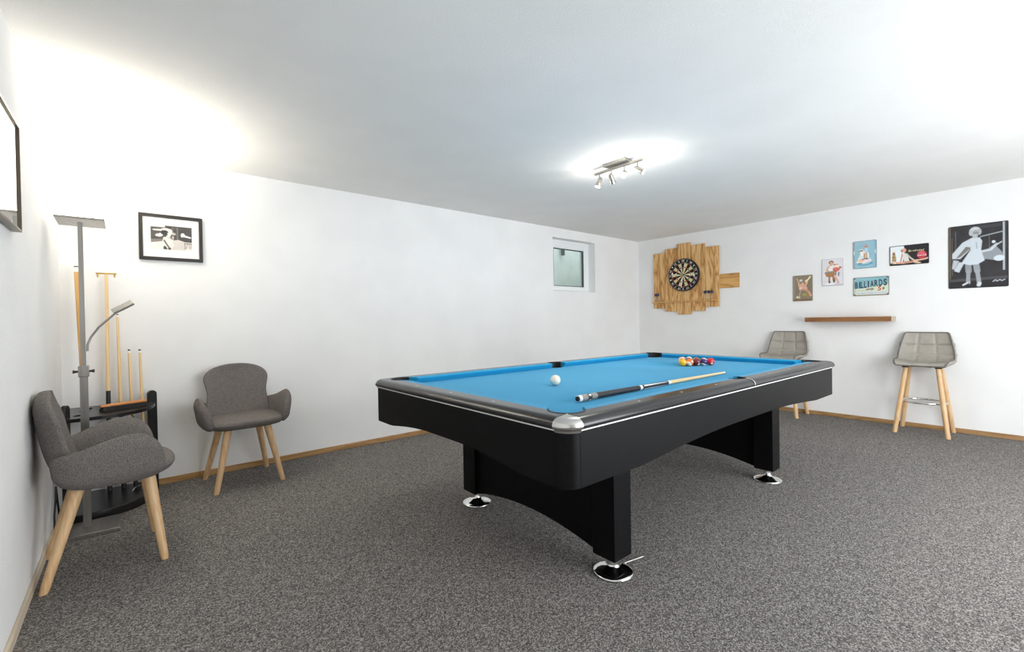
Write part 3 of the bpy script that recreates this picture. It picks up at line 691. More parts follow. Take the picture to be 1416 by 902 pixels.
# 3: blue sign, figure in white skirts
a = Art(44, 66, '8fb9c8'); a.mottled(0.08, 6, 5)
a.rect(0, 0, 0.07, 1, '8ea4ad'); a.rect(0.93, 0, 1, 1, '86a8b6'); a.ell(0.02, 0.42, 0.035, 0.08, 'e3e6df'); a.ell(0.985, 0.42, 0.035, 0.08, 'e3e6df')
for x, c in ((0.16, 'a9b6c4'), (0.25, '9ab3c6'), (0.38, 'a9b6c4'), (0.50, 'b2a6bb')): a.ell(x, 0.10, 0.045, 0.025, c)
a.poly([(0.22, 0.62), (0.40, 0.36), (0.60, 0.50), (0.80, 0.76), (0.46, 0.84), (0.12, 0.80)], 'd5e0df'); a.ell(0.34, 0.33, 0.10, 0.035, 'e9efdf'); a.ell(0.27, 0.36, 0.04, 0.03, '7c8a80'); a.ell(0.36, 0.36, 0.06, 0.04, '6c5c50')
a.poly([(0.30, 0.38), (0.44, 0.38), (0.42, 0.56), (0.32, 0.54)], 'f1ece6'); a.ell(0.57, 0.21, 0.085, 0.05, 'cf8f72'); a.poly([(0.52, 0.26), (0.64, 0.28), (0.62, 0.42), (0.50, 0.40)], 'b3d2e6')
a.ell(0.46, 0.42, 0.07, 0.06, 'efd9cf'); a.line([(0.50, 0.48), (0.48, 0.66)], 0.025, 'b98d66'); a.line([(0.60, 0.46), (0.58, 0.60)], 0.022, 'c3946c'); a.line([(0.64, 0.44), (0.66, 0.58)], 0.02, 'eef1ee')
a.ell(0.44, 0.75, 0.30, 0.055, 'f2dccf'); a.ell(0.34, 0.72, 0.16, 0.05, 'e8b8a2'); a.ell(0.62, 0.72, 0.18, 0.05, 'ead8dc'); a.ell(0.58, 0.66, 0.09, 0.03, '5d6463'); a.ell(0.42, 0.68, 0.06, 0.02, '6a625a')
a.line([(0.20, 0.86), (0.40, 0.89), (0.66, 0.88), (0.82, 0.82)], 0.02, '4f93ac'); a.ell(0.30, 0.82, 0.10, 0.02, '597a74'); a.ell(0.78, 0.84, 0.06, 0.02, '4a86a4')
tin_sign('pale blue tin sign of a figure in frothy white skirts, above the billiards sign', 1.250, 1.760, 0.200, 0.291, a, e_blue)
# 4: black soft drink sign
a = Art(72, 46, '17151a')
a.poly([(0, 0), (0.37, 0), (0.40, 0.30), (0.34, 0.86), (0, 0.90)], 'e4eaee'); a.poly([(0, 0.88), (1, 0.80), (1, 1), (0, 1)], '120f10'); a.rect(0.0, 0.0, 0.015, 0.9, 'c9ccd0')
a.poly([(0.05, 0.93), (0.05, 0.58), (0.07, 0.38), (0.085, 0.22), (0.125, 0.22), (0.14, 0.38), (0.165, 0.58), (0.165, 0.93)], 'b99a6a'); a.ell(0.105, 0.24, 0.035, 0.06, 'eee5cd'); a.ell(0.10, 0.40, 0.028, 0.05, '5d2b22'); a.ell(0.10, 0.58, 0.035, 0.05, '8a6236'); a.rect(0.055, 0.70, 0.16, 0.74, '7c6540'); a.ell(0.09, 0.84, 0.03, 0.06, 'e2bfa8'); a.ell(0.14, 0.88, 0.025, 0.05, 'f2efe6')
a.ell(0.335, 0.26, 0.045, 0.085, 'a56f50'); a.ell(0.385, 0.25, 0.05, 0.11, 'dba184'); a.line([(0.31, 0.40), (0.29, 0.62), (0.25, 0.86)], 0.03, 'f0e6e2'); a.line([(0.33, 0.42), (0.31, 0.66), (0.28, 0.86)], 0.03, 'c08e74')
a.poly([(0.33, 0.40), (0.46, 0.42), (0.52, 0.86), (0.38, 0.88)], 'd9d8d2'); a.line([(0.45, 0.46), (0.55, 0.68), (0.66, 0.84)], 0.035, 'cbbdb0')
a.line([(0.18, 0.88), (0.36, 0.90), (0.62, 0.86), (0.72, 0.82)], 0.05, 'dba58c'); a.line([(0.40, 0.88), (0.66, 0.84)], 0.022, 'a0614a'); a.line([(0.64, 0.84), (0.92, 0.78), (0.98, 0.74)], 0.035, 'e9b9a2'); a.line([(0.66, 0.90), (0.78, 0.97)], 0.05, 'd0b69c')
a.ell(0.835, 0.55, 0.125, 0.20, 'c23445'); a.ell(0.83, 0.44, 0.085, 0.06, 'd8616c')
t = tin_sign('black tin sign of a reclining woman with red drink emblem, beside the blue sign', 0.897, 1.714, 0.298, 0.197, a, e_black)
cream = mat('cream_lettering', 'e8dcae', 0.4); lw = mat('white_lettering', 'f4ecec', 0.4)
letters('lettering', 'Be refreshed', cream, t, 0.056, -0.0086, 0.038, w_=0.118, h_=0.020, shear=0.3)
letters('lettering', 'Coca-Cola', lw, t, 0.098, -0.0086, -0.012, w_=0.064, h_=0.019, shear=0.25, offset=0.01)
# 5: billiards sign
a = Art(72, 48, '84b4be'); a.mottled(0.10, 7, 8)
a.poly([(0, 0.62), (0.30, 0.60), (0.62, 0.50), (1.0, 0.40), (1, 1), (0, 1)], 'd5dcc4'); a.rect(0, 0.715, 0.42, 0.735, 'a9a987'); a.rect(0.04, 0.78, 0.96, 0.93, 'd3dada')
a.line([(0.04, 0.10), (0.60, 0.10)], 0.012, '9dc6d4'); a.rect(0.03, 0.05, 0.05, 0.95, 'b5b8a8'); a.rect(0, 0.96, 1, 1, '9a9b80')
for x, y in ((0.02, 0.03), (0.98, 0.03), (0.02, 0.97), (0.98, 0.97)): a.ell(x, y, 0.04, 0.06, '67635a')
t = tin_sign('blue and cream tin sign reading BILLIARDS above the wooden wall shelf', 1.2005, 1.422, 0.300, 0.196, a, e_grey)
navy = mat('navy_lettering', '33414f', 0.4); maroon = mat('maroon_lettering', '5a2730', 0.4); orange = mat('orange_lettering', 'cf5a33', 0.4); lilac = mat('faded_blue_lettering', '9aa2b8', 0.5)
for k, chx in enumerate('BILLIARDS'):
    xs = [-0.122, -0.094, -0.074, -0.046, -0.020, 0.011, 0.046, 0.082, 0.119][k]; wd = [0.026, 0.011, 0.022, 0.022, 0.011, 0.030, 0.030, 0.030, 0.030][k]
    letters('letter', chx, navy, t, xs, -0.0086, 0.018+0.016*(k/8)**1.5*1.2-0.002, w_=wd, h_=0.070, offset=0.035)
letters('lettering', 'only', maroon, t, -0.004, -0.0086, -0.031, w_=0.070, h_=0.032, shear=0.3, offset=0.03)
letters('lettering', '5', orange, t, 0.072, -0.0086, -0.027, w_=0.034, h_=0.046, shear=0.15, offset=0.03)
letters('lettering', '\u00a2', navy, t, 0.105, -0.0086, -0.027, w_=0.018, h_=0.030, offset=0.03)
letters('lettering', 'THE BEST GAME IN TOWN', lilac, t, 0.0, -0.0086, -0.071, w_=0.25, h_=0.014)
# 6: large black and white picture: generic dancer in a pale dress with a spread shawl
a = Art(96, 144, '2d2b2e'); a.mottled(0.35, 8, 11)
a.rect(0, 0.88, 1, 1, '242225'); a.poly([(0, 0.86), (1, 0.84), (1, 0.88), (0, 0.90)], '4a484b')
a.rect(0.0, 0, 0.03, 0.85, '6a5a48'); a.rect(0.05, 0.18, 0.065, 0.8, '5d554c'); a.rect(0.11, 0.08, 0.13, 0.45, '5a5a5e'); a.rect(0.92, 0.0, 0.95, 0.75, 'b4bac0'); a.line([(0.55, 0.20), (0.93, 0.15)], 0.008, '9aa0a6'); a.rect(0.69, 0.2, 0.71, 0.4, '55565a'); a.rect(0.5, 0.02, 0.9, 0.07, '3b3a3e')
a.poly([(0.42, 0.20), (0.24, 0.27), (0.06, 0.44), (0.06, 0.52), (0.20, 0.53), (0.36, 0.40)], 'c4ccd2'); a.poly([(0.30, 0.34), (0.40, 0.36), (0.20, 0.50), (0.12, 0.52)], '77716c')
a.poly([(0.08, 0.54), (0.18, 0.56), (0.10, 0.70), (0.05, 0.68)], 'b4bcc4'); a.poly([(0.18, 0.58), (0.27, 0.60), (0.18, 0.75), (0.09, 0.72)], 'c3cbd2')
a.poly([(0.54, 0.42), (0.68, 0.40), (0.78, 0.34), (0.90, 0.46), (0.94, 0.56), (0.84, 0.60), (0.64, 0.56), (0.52, 0.60)], '8d9399'); a.ell(0.86, 0.56, 0.09, 0.045, 'cdd6de'); a.line([(0.56, 0.44), (0.72, 0.42), (0.82, 0.34)], 0.016, 'c3cad0'); a.ell(0.77, 0.30, 0.03, 0.022, 'd5dbe0'); a.line([(0.80, 0.36), (0.90, 0.31)], 0.008, 'b9c0c6')
a.ell(0.46, 0.105, 0.10, 0.07, 'c3c7ca'); a.ell(0.40, 0.13, 0.045, 0.045, 'b4b8bb'); a.ell(0.53, 0.12, 0.04, 0.05, 'a9adb0'); a.ell(0.47, 0.14, 0.055, 0.055, '9a9b9d'); a.line([(0.45, 0.135), (0.47, 0.135)], 0.006, '55555a'); a.line([(0.49, 0.135), (0.51, 0.135)], 0.006, '55555a'); a.line([(0.47, 0.17), (0.49, 0.17)], 0.006, '4a484c'); a.line([(0.46, 0.18), (0.46, 0.23)], 0.03, 'b0b4b8')
a.poly([(0.38, 0.22), (0.54, 0.21), (0.58, 0.27), (0.56, 0.42), (0.60, 0.54), (0.46, 0.60), (0.24, 0.58), (0.38, 0.44)], 'c6ced5'); a.line([(0.48, 0.28), (0.50, 0.50)], 0.006, '9aa3ab'); a.line([(0.44, 0.45), (0.36, 0.57)], 0.006, 'a1a9b1')
a.line([(0.34, 0.60), (0.345, 0.74)], 0.036, '8d9196'); a.line([(0.345, 0.74), (0.335, 0.90)], 0.024, '969a9f'); a.line([(0.47, 0.60), (0.495, 0.74)], 0.036, '959a9f'); a.line([(0.495, 0.74), (0.525, 0.92)], 0.025, '9da1a6'); a.poly([(0.38, 0.40), (0.55, 0.38), (0.62, 0.58), (0.50, 0.635), (0.36, 0.64), (0.22, 0.60)], 'c9d1d8')
a.line([(0.33, 0.92), (0.25, 0.955)], 0.012, 'd0d4d8'); a.line([(0.53, 0.94), (0.52, 0.965)], 0.024, 'd0d4d8'); a.line([(0.37, 0.90), (0.36, 0.94)], 0.006, 'b5b9bd')
a.line([(0.76, 0.92), (0.80, 0.895), (0.82, 0.92), (0.87, 0.895), (0.90, 0.915), (0.95, 0.895)], 0.006, 'b9bec4')
t = tin_sign('large black and white tin picture of a dancer in a pale dress with spread shawl', 0.4195, 1.646, 0.384, 0.582, a, e_black)

# framed photograph on the back wall
t = thing('picture_frame', 'black framed black and white photograph of a person in a hat, above the tub chair', 'picture', (0.228, YB, 1.7415))
fw_, fh_ = 0.364, 0.321
obj('frame', ring(-fw_/2+0.022, fw_/2-0.022, -fh_/2+0.022, fh_/2-0.022, -fw_/2, fw_/2, -fh_/2, fh_/2, -0.022, 0.0), M['frame_black'], t, 0.0015)
obj('mat_board', MB().box(-fw_/2+0.02, fw_/2-0.02, -0.010, -0.002, -fh_/2+0.02, fh_/2-0.02), M['matboard'], t)
a = Art(80, 58, '3d3a39'); a.mottled(0.35, 10, 21)
a.rect(0, 0, 0.34, 0.09, 'c9c4c0'); a.rect(0.10, 0, 0.34, 0.06, 'e6e2de'); a.rect(0.50, 0, 0.54, 0.6, '57524f'); a.rect(0.62, 0.05, 0.66, 0.6, '65605c'); a.rect(0.40, 0, 0.5, 0.2, '2c2a29')
a.poly([(0.05, 0.20), (0.25, 0.17), (0.25, 0.24), (0.07, 0.23)], 'e8e4e0'); a.ell(0.20, 0.42, 0.08, 0.06, 'd8d3ce'); a.ell(0.25, 0.38, 0.04, 0.07, 'e6e2de'); a.ell(0.14, 0.43, 0.03, 0.04, 'bdb7b2')
a.ell(0.77, 0.36, 0.05, 0.09, 'e6e2de'); a.poly([(0.80, 0.34), (0.98, 0.42), (0.96, 0.46), (0.80, 0.42)], 'efebe8'); a.ell(0.55, 0.33, 0.05, 0.05, 'a8a29d'); a.ell(0.79, 0.52, 0.06, 0.10, '3a3634')
a.poly([(0, 0.68), (0.28, 0.62), (1, 0.64), (1, 1), (0, 1)], 'd6d0cb'); a.poly([(0, 0.60), (0.28, 0.57), (0.28, 0.66), (0, 0.74)], '6e6863'); a.poly([(0.52, 0.60), (0.66, 0.56), (0.80, 0.62), (0.84, 0.98), (0.50, 0.98)], 'bfb9b4')
a.ell(0.36, 0.22, 0.13, 0.10, 'd9d3cd'); a.ell(0.33, 0.30, 0.10, 0.10, '221f1e'); a.ell(0.47, 0.26, 0.05, 0.12, 'c9c3bd'); a.ell(0.42, 0.40, 0.055, 0.09, 'e8e2dc'); a.ell(0.36, 0.37, 0.05, 0.06, '2b2725')
a.poly([(0.30, 0.50), (0.40, 0.46), (0.52, 0.60), (0.55, 0.82), (0.46, 0.98), (0.30, 0.96), (0.28, 0.66)], 'd8d0c8'); a.line([(0.32, 0.62), (0.38, 0.78), (0.44, 0.92)], 0.03, '57504a'); a.line([(0.42, 0.50), (0.52, 0.58), (0.53, 0.46)], 0.03, 'b9b1a9'); a.line([(0.48, 0.46), (0.52, 0.55)], 0.015, '2b2725'); a.poly([(0.30, 0.84), (0.36, 0.86), (0.40, 0.99), (0.30, 0.99)], '2d2927'); a.poly([(0.40, 0.94), (0.48, 0.90), (0.48, 1.0), (0.42, 1.0)], '3d3835')
a.rect(0.80, 0.67, 1.0, 0.70, '1f1c1b'); a.line([(0.82, 0.70), (0.82, 0.92)], 0.012, '3a3633'); a.line([(0.88, 0.70), (0.85, 0.90)], 0.012, '56504b'); a.rect(0.90, 0.70, 1.0, 0.9, 'b4aea9')
sheet('photograph', a, 0.235, 0.170, t, -0.0108, M['print_matt'], 0.0, 0.002)
# mirror on the left wall
my0, my1, mz0, mz1 = 1.72, 2.572, 1.488, 1.896
t = thing('wall_mirror', 'slim bronze framed mirror on the left wall, cut off by the photo edge', 'mirror', (XL, (my0+my1)/2, (mz0+mz1)/2), PI/2)
mw, mh = my1-my0, mz1-mz0
obj('frame', ring(-mw/2+0.008, mw/2-0.008, -mh/2+0.008, mh/2-0.008, -mw/2, mw/2, -mh/2, mh/2, -0.028, 0.0), M['bronze'], t, 0.0008)
obj('mirror_glass', MB().box(-mw/2+0.006, mw/2-0.006, -0.022, -0.004, -mh/2+0.006, mh/2-0.006), M['mirror'], t, smooth=False)

# ------------------------------------------------------------------ dartboard on its plank panel
t = thing('plank_panel', 'scorched pine plank panel on the right wall carrying the dartboard', 'panel', (XR, 3.275, 1.67), -PI/2)
pl = [(3.760, 3.573, 1.266, 2.067), (3.571, 3.383, 1.216, 2.113), (3.381, 3.180, 1.172, 2.165), (3.178, 2.977, 1.214, 2.122), (2.975, 2.788, 1.266, 2.068)]
for k, (ya, yb, z0, z1) in enumerate(pl):
    x0, x1 = 3.275-ya, 3.275-yb
    obj('plank', MB().box(-(x1-x0)/2+0.001, (x1-x0)/2-0.001, -0.024-0.004*(k % 2), -0.012, -(z1-z0)/2, (z1-z0)/2), M['pine'], t, 0.002, loc=((x0+x1)/2, 0, (z0+z1)/2-1.67))
obj('plank', MB().box(-0.20, 0.20, -0.012, -0.0015, -0.093, 0.093), M['pine_h'], t, 0.002, loc=(0.54, 0, 1.596-1.67))
obj('batten', MB().box(-0.42, 0.42, -0.0122, -0.0015, -0.03, 0.03), M['pine_h'], t, 0, loc=(0.0, 0, 0.22))
obj('dart_ledge', MB().tube([(-0.495, -0.055, 1.352-1.67), (0.474, -0.055, 1.352-1.67)], 0.010, 12).box(-0.45, -0.43, -0.05, -0.02, 1.344-1.67, 1.360-1.67).box(0.40, 0.42, -0.05, -0.02, 1.344-1.67, 1.360-1.67), M['ash_dark'], t)
# dartboard
t = thing('dartboard', 'round black and cream dartboard with red and green rings on the plank panel', 'dartboard', (XR-0.0285, 3.270, 1.720), -PI/2)
RX = Matrix.Rotation(PI/2, 4, 'X')                       # lathe axis z -> -y
obj('board', MB().lathe([(0, 0), (0.2235, 0), (0.2255, 0.003), (0.2255, 0.034), (0.222, 0.037), (0, 0.037)], 64, mat=RX), mat('black_sisal', '151414', 0.8), t)
cr_, bk_, rd_, gn_ = mat('cream_sisal', 'd8c79a', 0.9), mat('dark_sisal', '1b1413', 0.9), mat('red_sisal', 'a3262a', 0.9), mat('green_sisal', '2a6b3a', 0.9)
face = MB(); rad = [0.0159, 0.097, 0.109, 0.160, 0.172]
for k in range(20):
    a0, a1 = math.radians(90-9+18*k), math.radians(90+9+18*k)
    for j in range(4):
        m_i = (1 if k % 2 == 0 else 0) if j in (0, 2) else (2 if k % 2 == 0 else 3)
        pts = []
        for r in (rad[j], rad[j+1]): pts += [(r*math.cos(a0+(a1-a0)*q/3), -0.0378, r*math.sin(a0+(a1-a0)*q/3)) for q in range(4)]
        face.add(pts, [(q, q+1, 5+q, 4+q) for q in range(3)], m_i)
face.lathe([(0.0159, 0.0377), (0.0159, 0.0382), (0.0, 0.0382)], 20, mi=3, mat=RX); face.lathe([(0.0064, 0.0382), (0.0064, 0.0386), (0, 0.0386)], 14, mi=2, mat=RX)
obj('scoring_face', face, [cr_, bk_, rd_, gn_], t, smooth=False)
wr = MB()
for r in (0.0159, 0.097, 0.109, 0.160, 0.172): wr.tube([(r*math.cos(2*PI*k/48), -0.0388, r*math.sin(2*PI*k/48)) for k in range(48)], 0.0005, 4, loop=True)
for k in range(20):
    a0 = math.radians(81+18*k); wr.tube([(0.016*math.cos(a0), -0.0388, 0.016*math.sin(a0)), (0.180*math.cos(a0), -0.0388, 0.180*math.sin(a0))], 0.0005, 4)
obj('wire_spider', wr, M['chrome'], t)
obj('number_ring', MB().tube([(0.212*math.cos(2*PI*k/48), -0.039, 0.212*math.sin(2*PI*k/48)) for k in range(48)], 0.0016, 5, loop=True), M['steel'], t)
for k, nu in enumerate([20, 5, 12, 9, 14, 11, 8, 16, 7, 19, 3, 17, 2, 15, 10, 6, 13, 4, 18, 1]):
    a0 = math.radians(90+18*k)
    o = obj('numeral', text_mesh(str(nu), None, 0.030, offset=0.01), lw, t, smooth=False); o.location = (0.196*math.cos(a0), -0.0385, 0.196*math.sin(a0)); o.rotation_euler = (0, -(a0-PI/2), 0)
# darts resting on the ledge
fl = mat('dark_blue_flight', '23243f', 0.5)
def dart(y, label, lean):
    t = thing('dart', label, 'dart', (XR-0.062, y, 1.362), -PI/2, 'darts on the plank panel')
    t.rotation_euler = (0, lean, -PI/2)
    obj('barrel', MB().lathe([(0, 0), (0.0015, 0.002), (0.004, 0.018), (0.0042, 0.055), (0.0025, 0.06), (0.0022, 0.088), (0, 0.088)], 10), M['steel'], t)
    f_ = MB()
    for q in range(2):
        Rm = Matrix.Rotation(q*PI/2+PI/4, 4, 'Z'); f_.add([(x, y_, z) for y_ in (-0.0005, 0.0005) for x, z in ((0.0, 0.075), (0.020, 0.092), (0.020, 0.116), (0, 0.122), (-0.020, 0.116), (-0.020, 0.092))], [(0, 1, 2, 3, 4, 5), (11, 10, 9, 8, 7, 6)]+[(k, (k+1) % 6, 6+(k+1) % 6, 6+k) for k in range(6)], mat=Rm)
    obj('flight', f_, fl, t, smooth=False)
dart(3.700, 'dark blue dart at the left end of the ledge, outer of its pair', 0.03)
dart(3.665, 'dark blue dart at the left end of the ledge, inner of its pair', -0.04)
dart(2.955, 'dark blue dart at the right end of the ledge, leftmost of three', -0.06)
dart(2.915, 'dark blue dart at the right end of the ledge, middle of three', 0.02)
dart(2.875, 'dark blue dart at the right end of the ledge, rightmost of three', 0.06)

# wall shelf
t = thing('wall_shelf', 'thick brown oak shelf board on the right wall above the stools', 'shelf', (XR, 1.3795, 1.055), -PI/2)
obj('board', MB().box(-0.375, 0.375, -0.19, 0, 0, 0.048), M['shelfwood'], t, 0.003)
obj('end_grain', MB().box(0.375, 0.3805, -0.189, -0.001, 0.001, 0.047), M['endgrain'], t, 0.001)

# ------------------------------------------------------------------ ceiling spotlight bar
t = thing('ceiling_spotlight', 'brushed steel spotlight bar with four swivel heads on the ceiling', 'lamp', (2.80, 2.075, ZC))
obj('ceiling_plate', MB().box(-0.05, 0.05, -0.10, 0.10, -0.022, 0), M['steel'], t, 0.004)
obj('bar', MB().box(-0.012, 0.012, -0.215, 0.215, -0.046, -0.030).box(-0.01, 0.01, -0.05, -0.03, -0.031, -0.02).box(-0.01, 0.01, 0.03, 0.05, -0.031, -0.02), M['steel'], t, 0.002)
heads = [(0.170, (-0.25, 0.25, -1.0)), (0.058, (0.55, 0.15, -0.75)), (-0.060, (-0.75, -0.35, -0.55)), (-0.175, (0.35, -0.75, -0.5))]
for y, d in heads:
    d = Vector(d).normalized(); piv = Vector((0, y, -0.098))
    s_ = obj('spot_stem', MB().tube([(0, y, -0.046), piv], 0.0045, 8), M['steel'], t)
    q = d.to_track_quat('Z', 'Y').to_matrix().to_4x4(); q.translation = piv-d*0.015
    hd = obj('spot_head', MB().lathe([(0, -0.012), (0.012, -0.010), (0.017, 0.0), (0.018, 0.035), (0.024, 0.060), (0.024, 0.064), (0.021, 0.064), (0.018, 0.045), (0, 0.045)], 24, mat=q), M['steel'], t)
    obj('bulb', MB().lathe([(0, 0.046), (0.0165, 0.048), (0.019, 0.057), (0.011, 0.065), (0, 0.066)], 20, mat=q), M['bulb'], hd)
    wp = Vector((2.80, 2.075, ZC))+piv+d*0.085
    lamp('bulb_light', 'SPOT', wp, 17, (1.0, 0.93, 0.83), 0.022, target=wp+d, spot_size=math.radians(98), spot_blend=0.7)
    lamp('bulb_glow', 'POINT', wp, 2.1, (1.0, 0.94, 0.86), 0.022)

# ------------------------------------------------------------------ floor lamp
t = thing('floor_lamp', 'tall brushed steel uplighter floor lamp with a bent reading arm in the left corner', 'lamp', (-0.207, 3.40, 0))
obj('base', MB().box(-0.085, 0.135, -0.125, 0.105, 0, 0.022), M['steel'], t, 0.002)
obj('pole', MB().box(-0.017, 0.017, -0.011, 0.011, 0.022, 0.905).box(-0.0105, 0.0105, -0.008, 0.008, 0.905, 1.69), M['steel'], t, 0.001)
cl_ = obj('clamp', MB().box(-0.022, 0.022, -0.016, 0.016, 0.845, 0.905), M['steel'], t, 0.003)
for sx in (-1, 1): obj('knob', MB().lathe([(0, 0), (0.006, 0), (0.006, 0.012), (0.009, 0.014), (0.009, 0.022), (0, 0.022)], 14, mat=Matrix.Translation((sx*0.022, 0, 0.875)) @ Matrix.Rotation(sx*PI/2, 4, 'Y')), M['blackmetal'], cl_)
hm = Matrix.Translation((0, 0.075, 1.700)) @ Matrix.Rotation(math.radians(-2), 4, 'X')
hd = obj('uplight_head', MB().box(-0.100, 0.100, -0.105, 0.12, 0, 0.012, mat=hm), M['steel'], t, 0.002)
obj('light_panel', MB().box(-0.092, 0.092, -0.097, 0.112, 0.0125, 0.0145, mat=hm), M['led'], hd)
lamp('uplight', 'AREA', (-0.207, 3.475, 1.732), 17, (1.0, 0.92, 0.80), 0.18, 0.20, target=(-0.207, 3.476, 3.0), spread=math.radians(142))
arm = [(-0.190+0.207, 0, 0.985), (0.018, -0.003, 1.02), (0.032, -0.004, 1.06), (0.065, -0.006, 1.115), (0.11, -0.008, 1.165), (0.145, -0.01, 1.203)]
obj('reading_arm', MB().tube(arm, 0.0055, 10), M['steel'], t)
hm = Matrix.Translation((0.168, -0.01, 1.228)) @ Matrix.Rotation(math.radians(-33), 4, 'Y') @ Matrix.Rotation(math.radians(22), 4, 'X')
rh = obj('reading_head', MB().box(-0.052, 0.052, -0.034, 0.034, -0.006, 0.006, mat=hm), M['steel'], t, 0.002)
obj('reading_light', MB().box(-0.046, 0.046, -0.028, 0.028, -0.0075, -0.006, mat=hm), M['matboard'], rh)
obj('power_cord', MB().tube([(-0.08, -0.04, 0.012), (-0.11, -0.08, 0.010), (-0.122, -0.06, 0.05), (-0.128, 0.0, 0.12), (-0.126, 0.06, 0.19), (-0.13, 0.12, 0.24), (-0.13, 0.16, 0.16), (-0.128, 0.2, 0.06)], 0.0045, 8), M['blackmetal'], t)

# ------------------------------------------------------------------ corner cue rack
RXc, RYc = XL+0.025, YB-0.022
t = thing('cue_rack', 'black lacquered corner cue rack with rounded shelf behind the floor lamp', 'cue rack', (RXc, RYc, 0))
def quarter(a_, b_, ex=3.0, n=18):
    pts = [(0, 0)]
    for k in range(n+1):
        th_ = PI/2*k/n; pts.append((a_*math.cos(th_)**(2/ex), -b_*math.sin(th_)**(2/ex)))
    return pts
obj('base', MB().prism(quarter(0.43, 0.475), 0.0, 0.05), M['rackblack'], t, 0.004)
def post(name, m4):
    pts = [(-0.026, 0.0), (0.026, 0.0)]+[(0.026*math.cos(PI*k/10), 0.655+0.026*math.sin(PI*k/10)) for k in range(11)]
    n = len(pts); b_ = MB(); b_.add([(x, -0.011, z) for x, z in pts]+[(x, 0.011, z) for x, z in pts], [tuple(range(n)), tuple(range(2*n-1, n-1, -1))]+[(k, (k+1) % n, n+(k+1) % n, n+k) for k in range(n)], mat=m4)
    return obj(name, b_, M['rackblack'], t, 0.003)
post('post', Matrix.Translation((0.417, -0.075, 0.0)) @ Matrix.Rotation(math.radians(20), 4, 'Z'))
post('post', Matrix.Translation((0.028, -0.475, 0.0)) @ Matrix.Rotation(math.radians(70), 4, 'Z'))
stands = [((0.108, -0.30), (0.062, -0.075), 1.50), ((0.193, -0.080), (0.200, -0.035), 1.462), ((0.262, -0.085), (0.250, -0.055), 1.20), ((0.322, -0.085), (0.304, -0.050), 0.964), ((0.376, -0.085), (0.359, -0.050), 0.962)]
holes = [(p[0]+(q[0]-p[0])*0.54/(z-0.052), p[1]+(q[1]-p[1])*0.54/(z-0.052)) for p, q, z in stands]+[(0.10, -0.115), (0.075, -0.38)]
shf = obj('shelf', MB().prism(quarter(0.435, 0.49), 0.582, 0.602), M['rackblack'], t, smooth=False)
cut = MB()
for x, y in holes: cut.lathe([(0, 0.55), (0.0205, 0.55), (0.0205, 0.63), (0, 0.63)], 16, (x, y, 0))
co_ = bpy.data.objects.new('cutter', mesh_of('cutter', cut, M['rubber'])); C.objects.link(co_); co_.parent = t
bo = shf.modifiers.new('holes', 'BOOLEAN'); bo.operation = 'DIFFERENCE'; bo.object = co_; bo.solver = 'EXACT'
bpy.context.view_layer.update(); dg = bpy.context.evaluated_depsgraph_get()
me_ = bpy.data.meshes.new_from_object(shf.evaluated_get(dg)); shf.modifiers.clear(); shf.data = me_; bpy.data.objects.remove(co_)
for x, y in holes:
    obj('hole_ring', MB().tube([(x+0.0215*math.cos(2*PI*k/16), y+0.0215*math.sin(2*PI*k/16), 0.602) for k in range(16)], 0.0028, 6, loop=True), M['rubber'], shf)
hk = MB().tube([(0.315, -0.30, 0.582), (0.315, -0.30, 0.555), (0.322, -0.31, 0.545), (0.318, -0.30, 0.53), (0.312, -0.29, 0.52), (0.318, -0.31, 0.505), (0.335, -0.315, 0.50), (0.345, -0.31, 0.508)], 0.0045, 8)
hk.lathe([(0, 0), (0.009, 0.004), (0.009, 0.012), (0, 0.016)], 10, (0.314, -0.30, 0.522))
obj('hook', hk, M['brass'], shf)
# standing cues: foot on the rack base, tip leaning on the wall
def W_(x, y, z): return (RXc+x, RYc+y, z)
ZBASE = 0.0525
cue_group = 'cues in the corner rack'
make_cue('pool_cue', 'long ash cue with white collar standing in the rack behind the lamp pole', W_(0.108, -0.30, ZBASE), W_(0.062, -0.075, 1.50), [('foot_ring', 0, 0.02, 0.0068, 0.007, 'white_ring'), ('shaft', 0.02, 0.47, 0.007, 0.0100, 'ash_dark'), ('dark_collar', 0.47, 0.480, 0.0104, 0.0104, 'wrap'), ('joint_collar', 0.480, 0.495, 0.0105, 0.0106, 'white_ring'), ('lower_collar', 0.495, 0.503, 0.0107, 0.0107, 'wrap'), ('butt', 0.503, 0.975, 0.0108, 0.0135, 'ash_dark'), ('butt_cap', 0.975, 0.995, 0.0136, 0.0136, 'white_ring'), ('bumper', 0.995, 1.0, 0.0120, 0.0115, 'rubber')], group=cue_group)
o, made, Lq = make_cue('bridge_stick', 'pale wooden rest stick with a brass cross head and black butt in the rack', W_(0.193, -0.080, ZBASE), W_(0.200, -0.035, 1.462), [('butt', 0, 0.46, 0.0135, 0.0120, 'wrap'), ('shaft', 0.46, 1.0, 0.0115, 0.0088, 'ash')], cat='cue rest', group=cue_group)
ch_ = MB().box(-0.052, 0.052, -0.006, 0.006, Lq, Lq+0.009)
for x in (-0.042, 0.042): ch_.tube([(x, 0, Lq), (x, 0, Lq-0.022)], [0.006, 0.0035], 10)
obj('cross_head', ch_, M['brass'], o, 0.002)
make_cue('pool_cue', 'middle length maple cue with black butt, its tip behind the reading light', W_(0.262, -0.085, ZBASE), W_(0.250, -0.055, 1.20), [('butt', 0, 0.455, 0.0130, 0.0112, 'wrap'), ('shaft', 0.455, 0.985, 0.0112, 0.0070, 'ash'), ('ferrule', 0.985, 0.995, 0.0070, 0.0068, 'white_ring'), ('tip', 0.995, 1, 0.0068, 0.006, 'rubber')], group=cue_group)
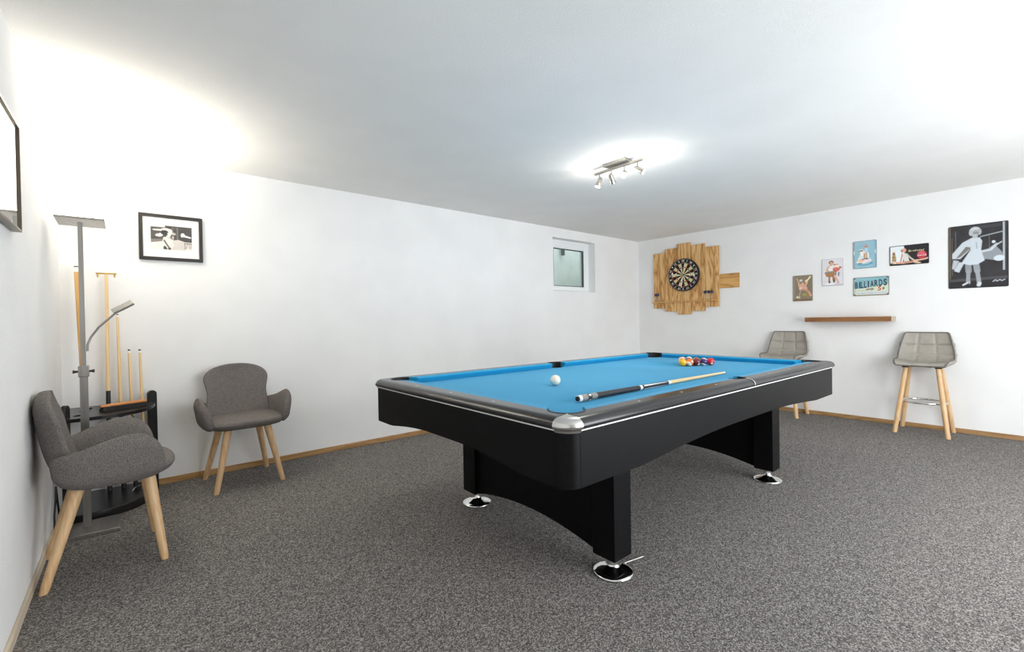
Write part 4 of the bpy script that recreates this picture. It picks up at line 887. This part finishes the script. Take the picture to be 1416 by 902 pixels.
make_cue('pool_cue', 'short maple cue, left of the two short ones beside the brush', W_(0.322, -0.085, ZBASE), W_(0.304, -0.050, 0.964), [('butt', 0, 0.30, 0.0120, 0.0112, 'wrap'), ('shaft', 0.30, 0.975, 0.0112, 0.0068, 'ash'), ('ferrule', 0.975, 0.99, 0.0068, 0.0066, 'white_ring'), ('tip', 0.99, 1, 0.0066, 0.006, 'rubber')], group=cue_group)
make_cue('pool_cue', 'short maple cue, right of the two short ones beside the rack post', W_(0.376, -0.085, ZBASE), W_(0.359, -0.050, 0.962), [('butt', 0, 0.20, 0.0120, 0.0115, 'ash_dark'), ('shaft', 0.20, 0.975, 0.0115, 0.0068, 'ash'), ('ferrule', 0.975, 0.99, 0.0068, 0.0066, 'white_ring'), ('tip', 0.99, 1, 0.0066, 0.006, 'rubber')], group=cue_group)
# table brush on the shelf
t = thing('table_brush', 'table brush with varnished wooden back and black bristles on the rack shelf', 'brush', (-0.048, 3.745, 0.6025), math.radians(22))
br = []
for k in range(13):
    x = -0.116+0.232*k/12; e = math.sqrt(max(0.05, 1-(abs(x)/0.119)**6)); hw = 0.020*e
    br.append([(x, -hw, 0.027), (x, hw, 0.027), (x, hw, 0.034), (x, hw*0.6, 0.040), (x, -hw*0.6, 0.040), (x, -hw, 0.034)])
obj('brush_back', MB().loft(br), M['brushwood'], t)
rows = MB()
for k in range(10):
    for j in range(3):
        x, y = -0.096+k*0.0213, -0.013+j*0.013; rows.loft([[(x+sx*0.011, y+sy*0.006, 0.027) for sx, sy in ((-1, -1), (1, -1), (1, 1), (-1, 1))], [(x*1.06+sx*0.013, y*1.5+sy*0.009, 0.0003) for sx, sy in ((-1, -1), (1, -1), (1, 1), (-1, 1))]])
o = obj('bristles', rows, M['bristle'], t); o['kind'] = 'stuff'
# spare metal rest head lying on the rack base
t = thing('rest_head', 'small chrome rest head lying on the cue rack base', 'rest head', (0.03, 3.79, 0.0505))
obj('arch', MB().tube([(0.045*math.cos(PI*k/12), 0, 0.006+0.03*math.sin(PI*k/12)) for k in range(13)], 0.005, 8), M['chrome'], t)
obj('socket', MB().tube([(0, -0.01, 0.007), (0, 0.05, 0.007)], 0.007, 10), M['chrome'], t)
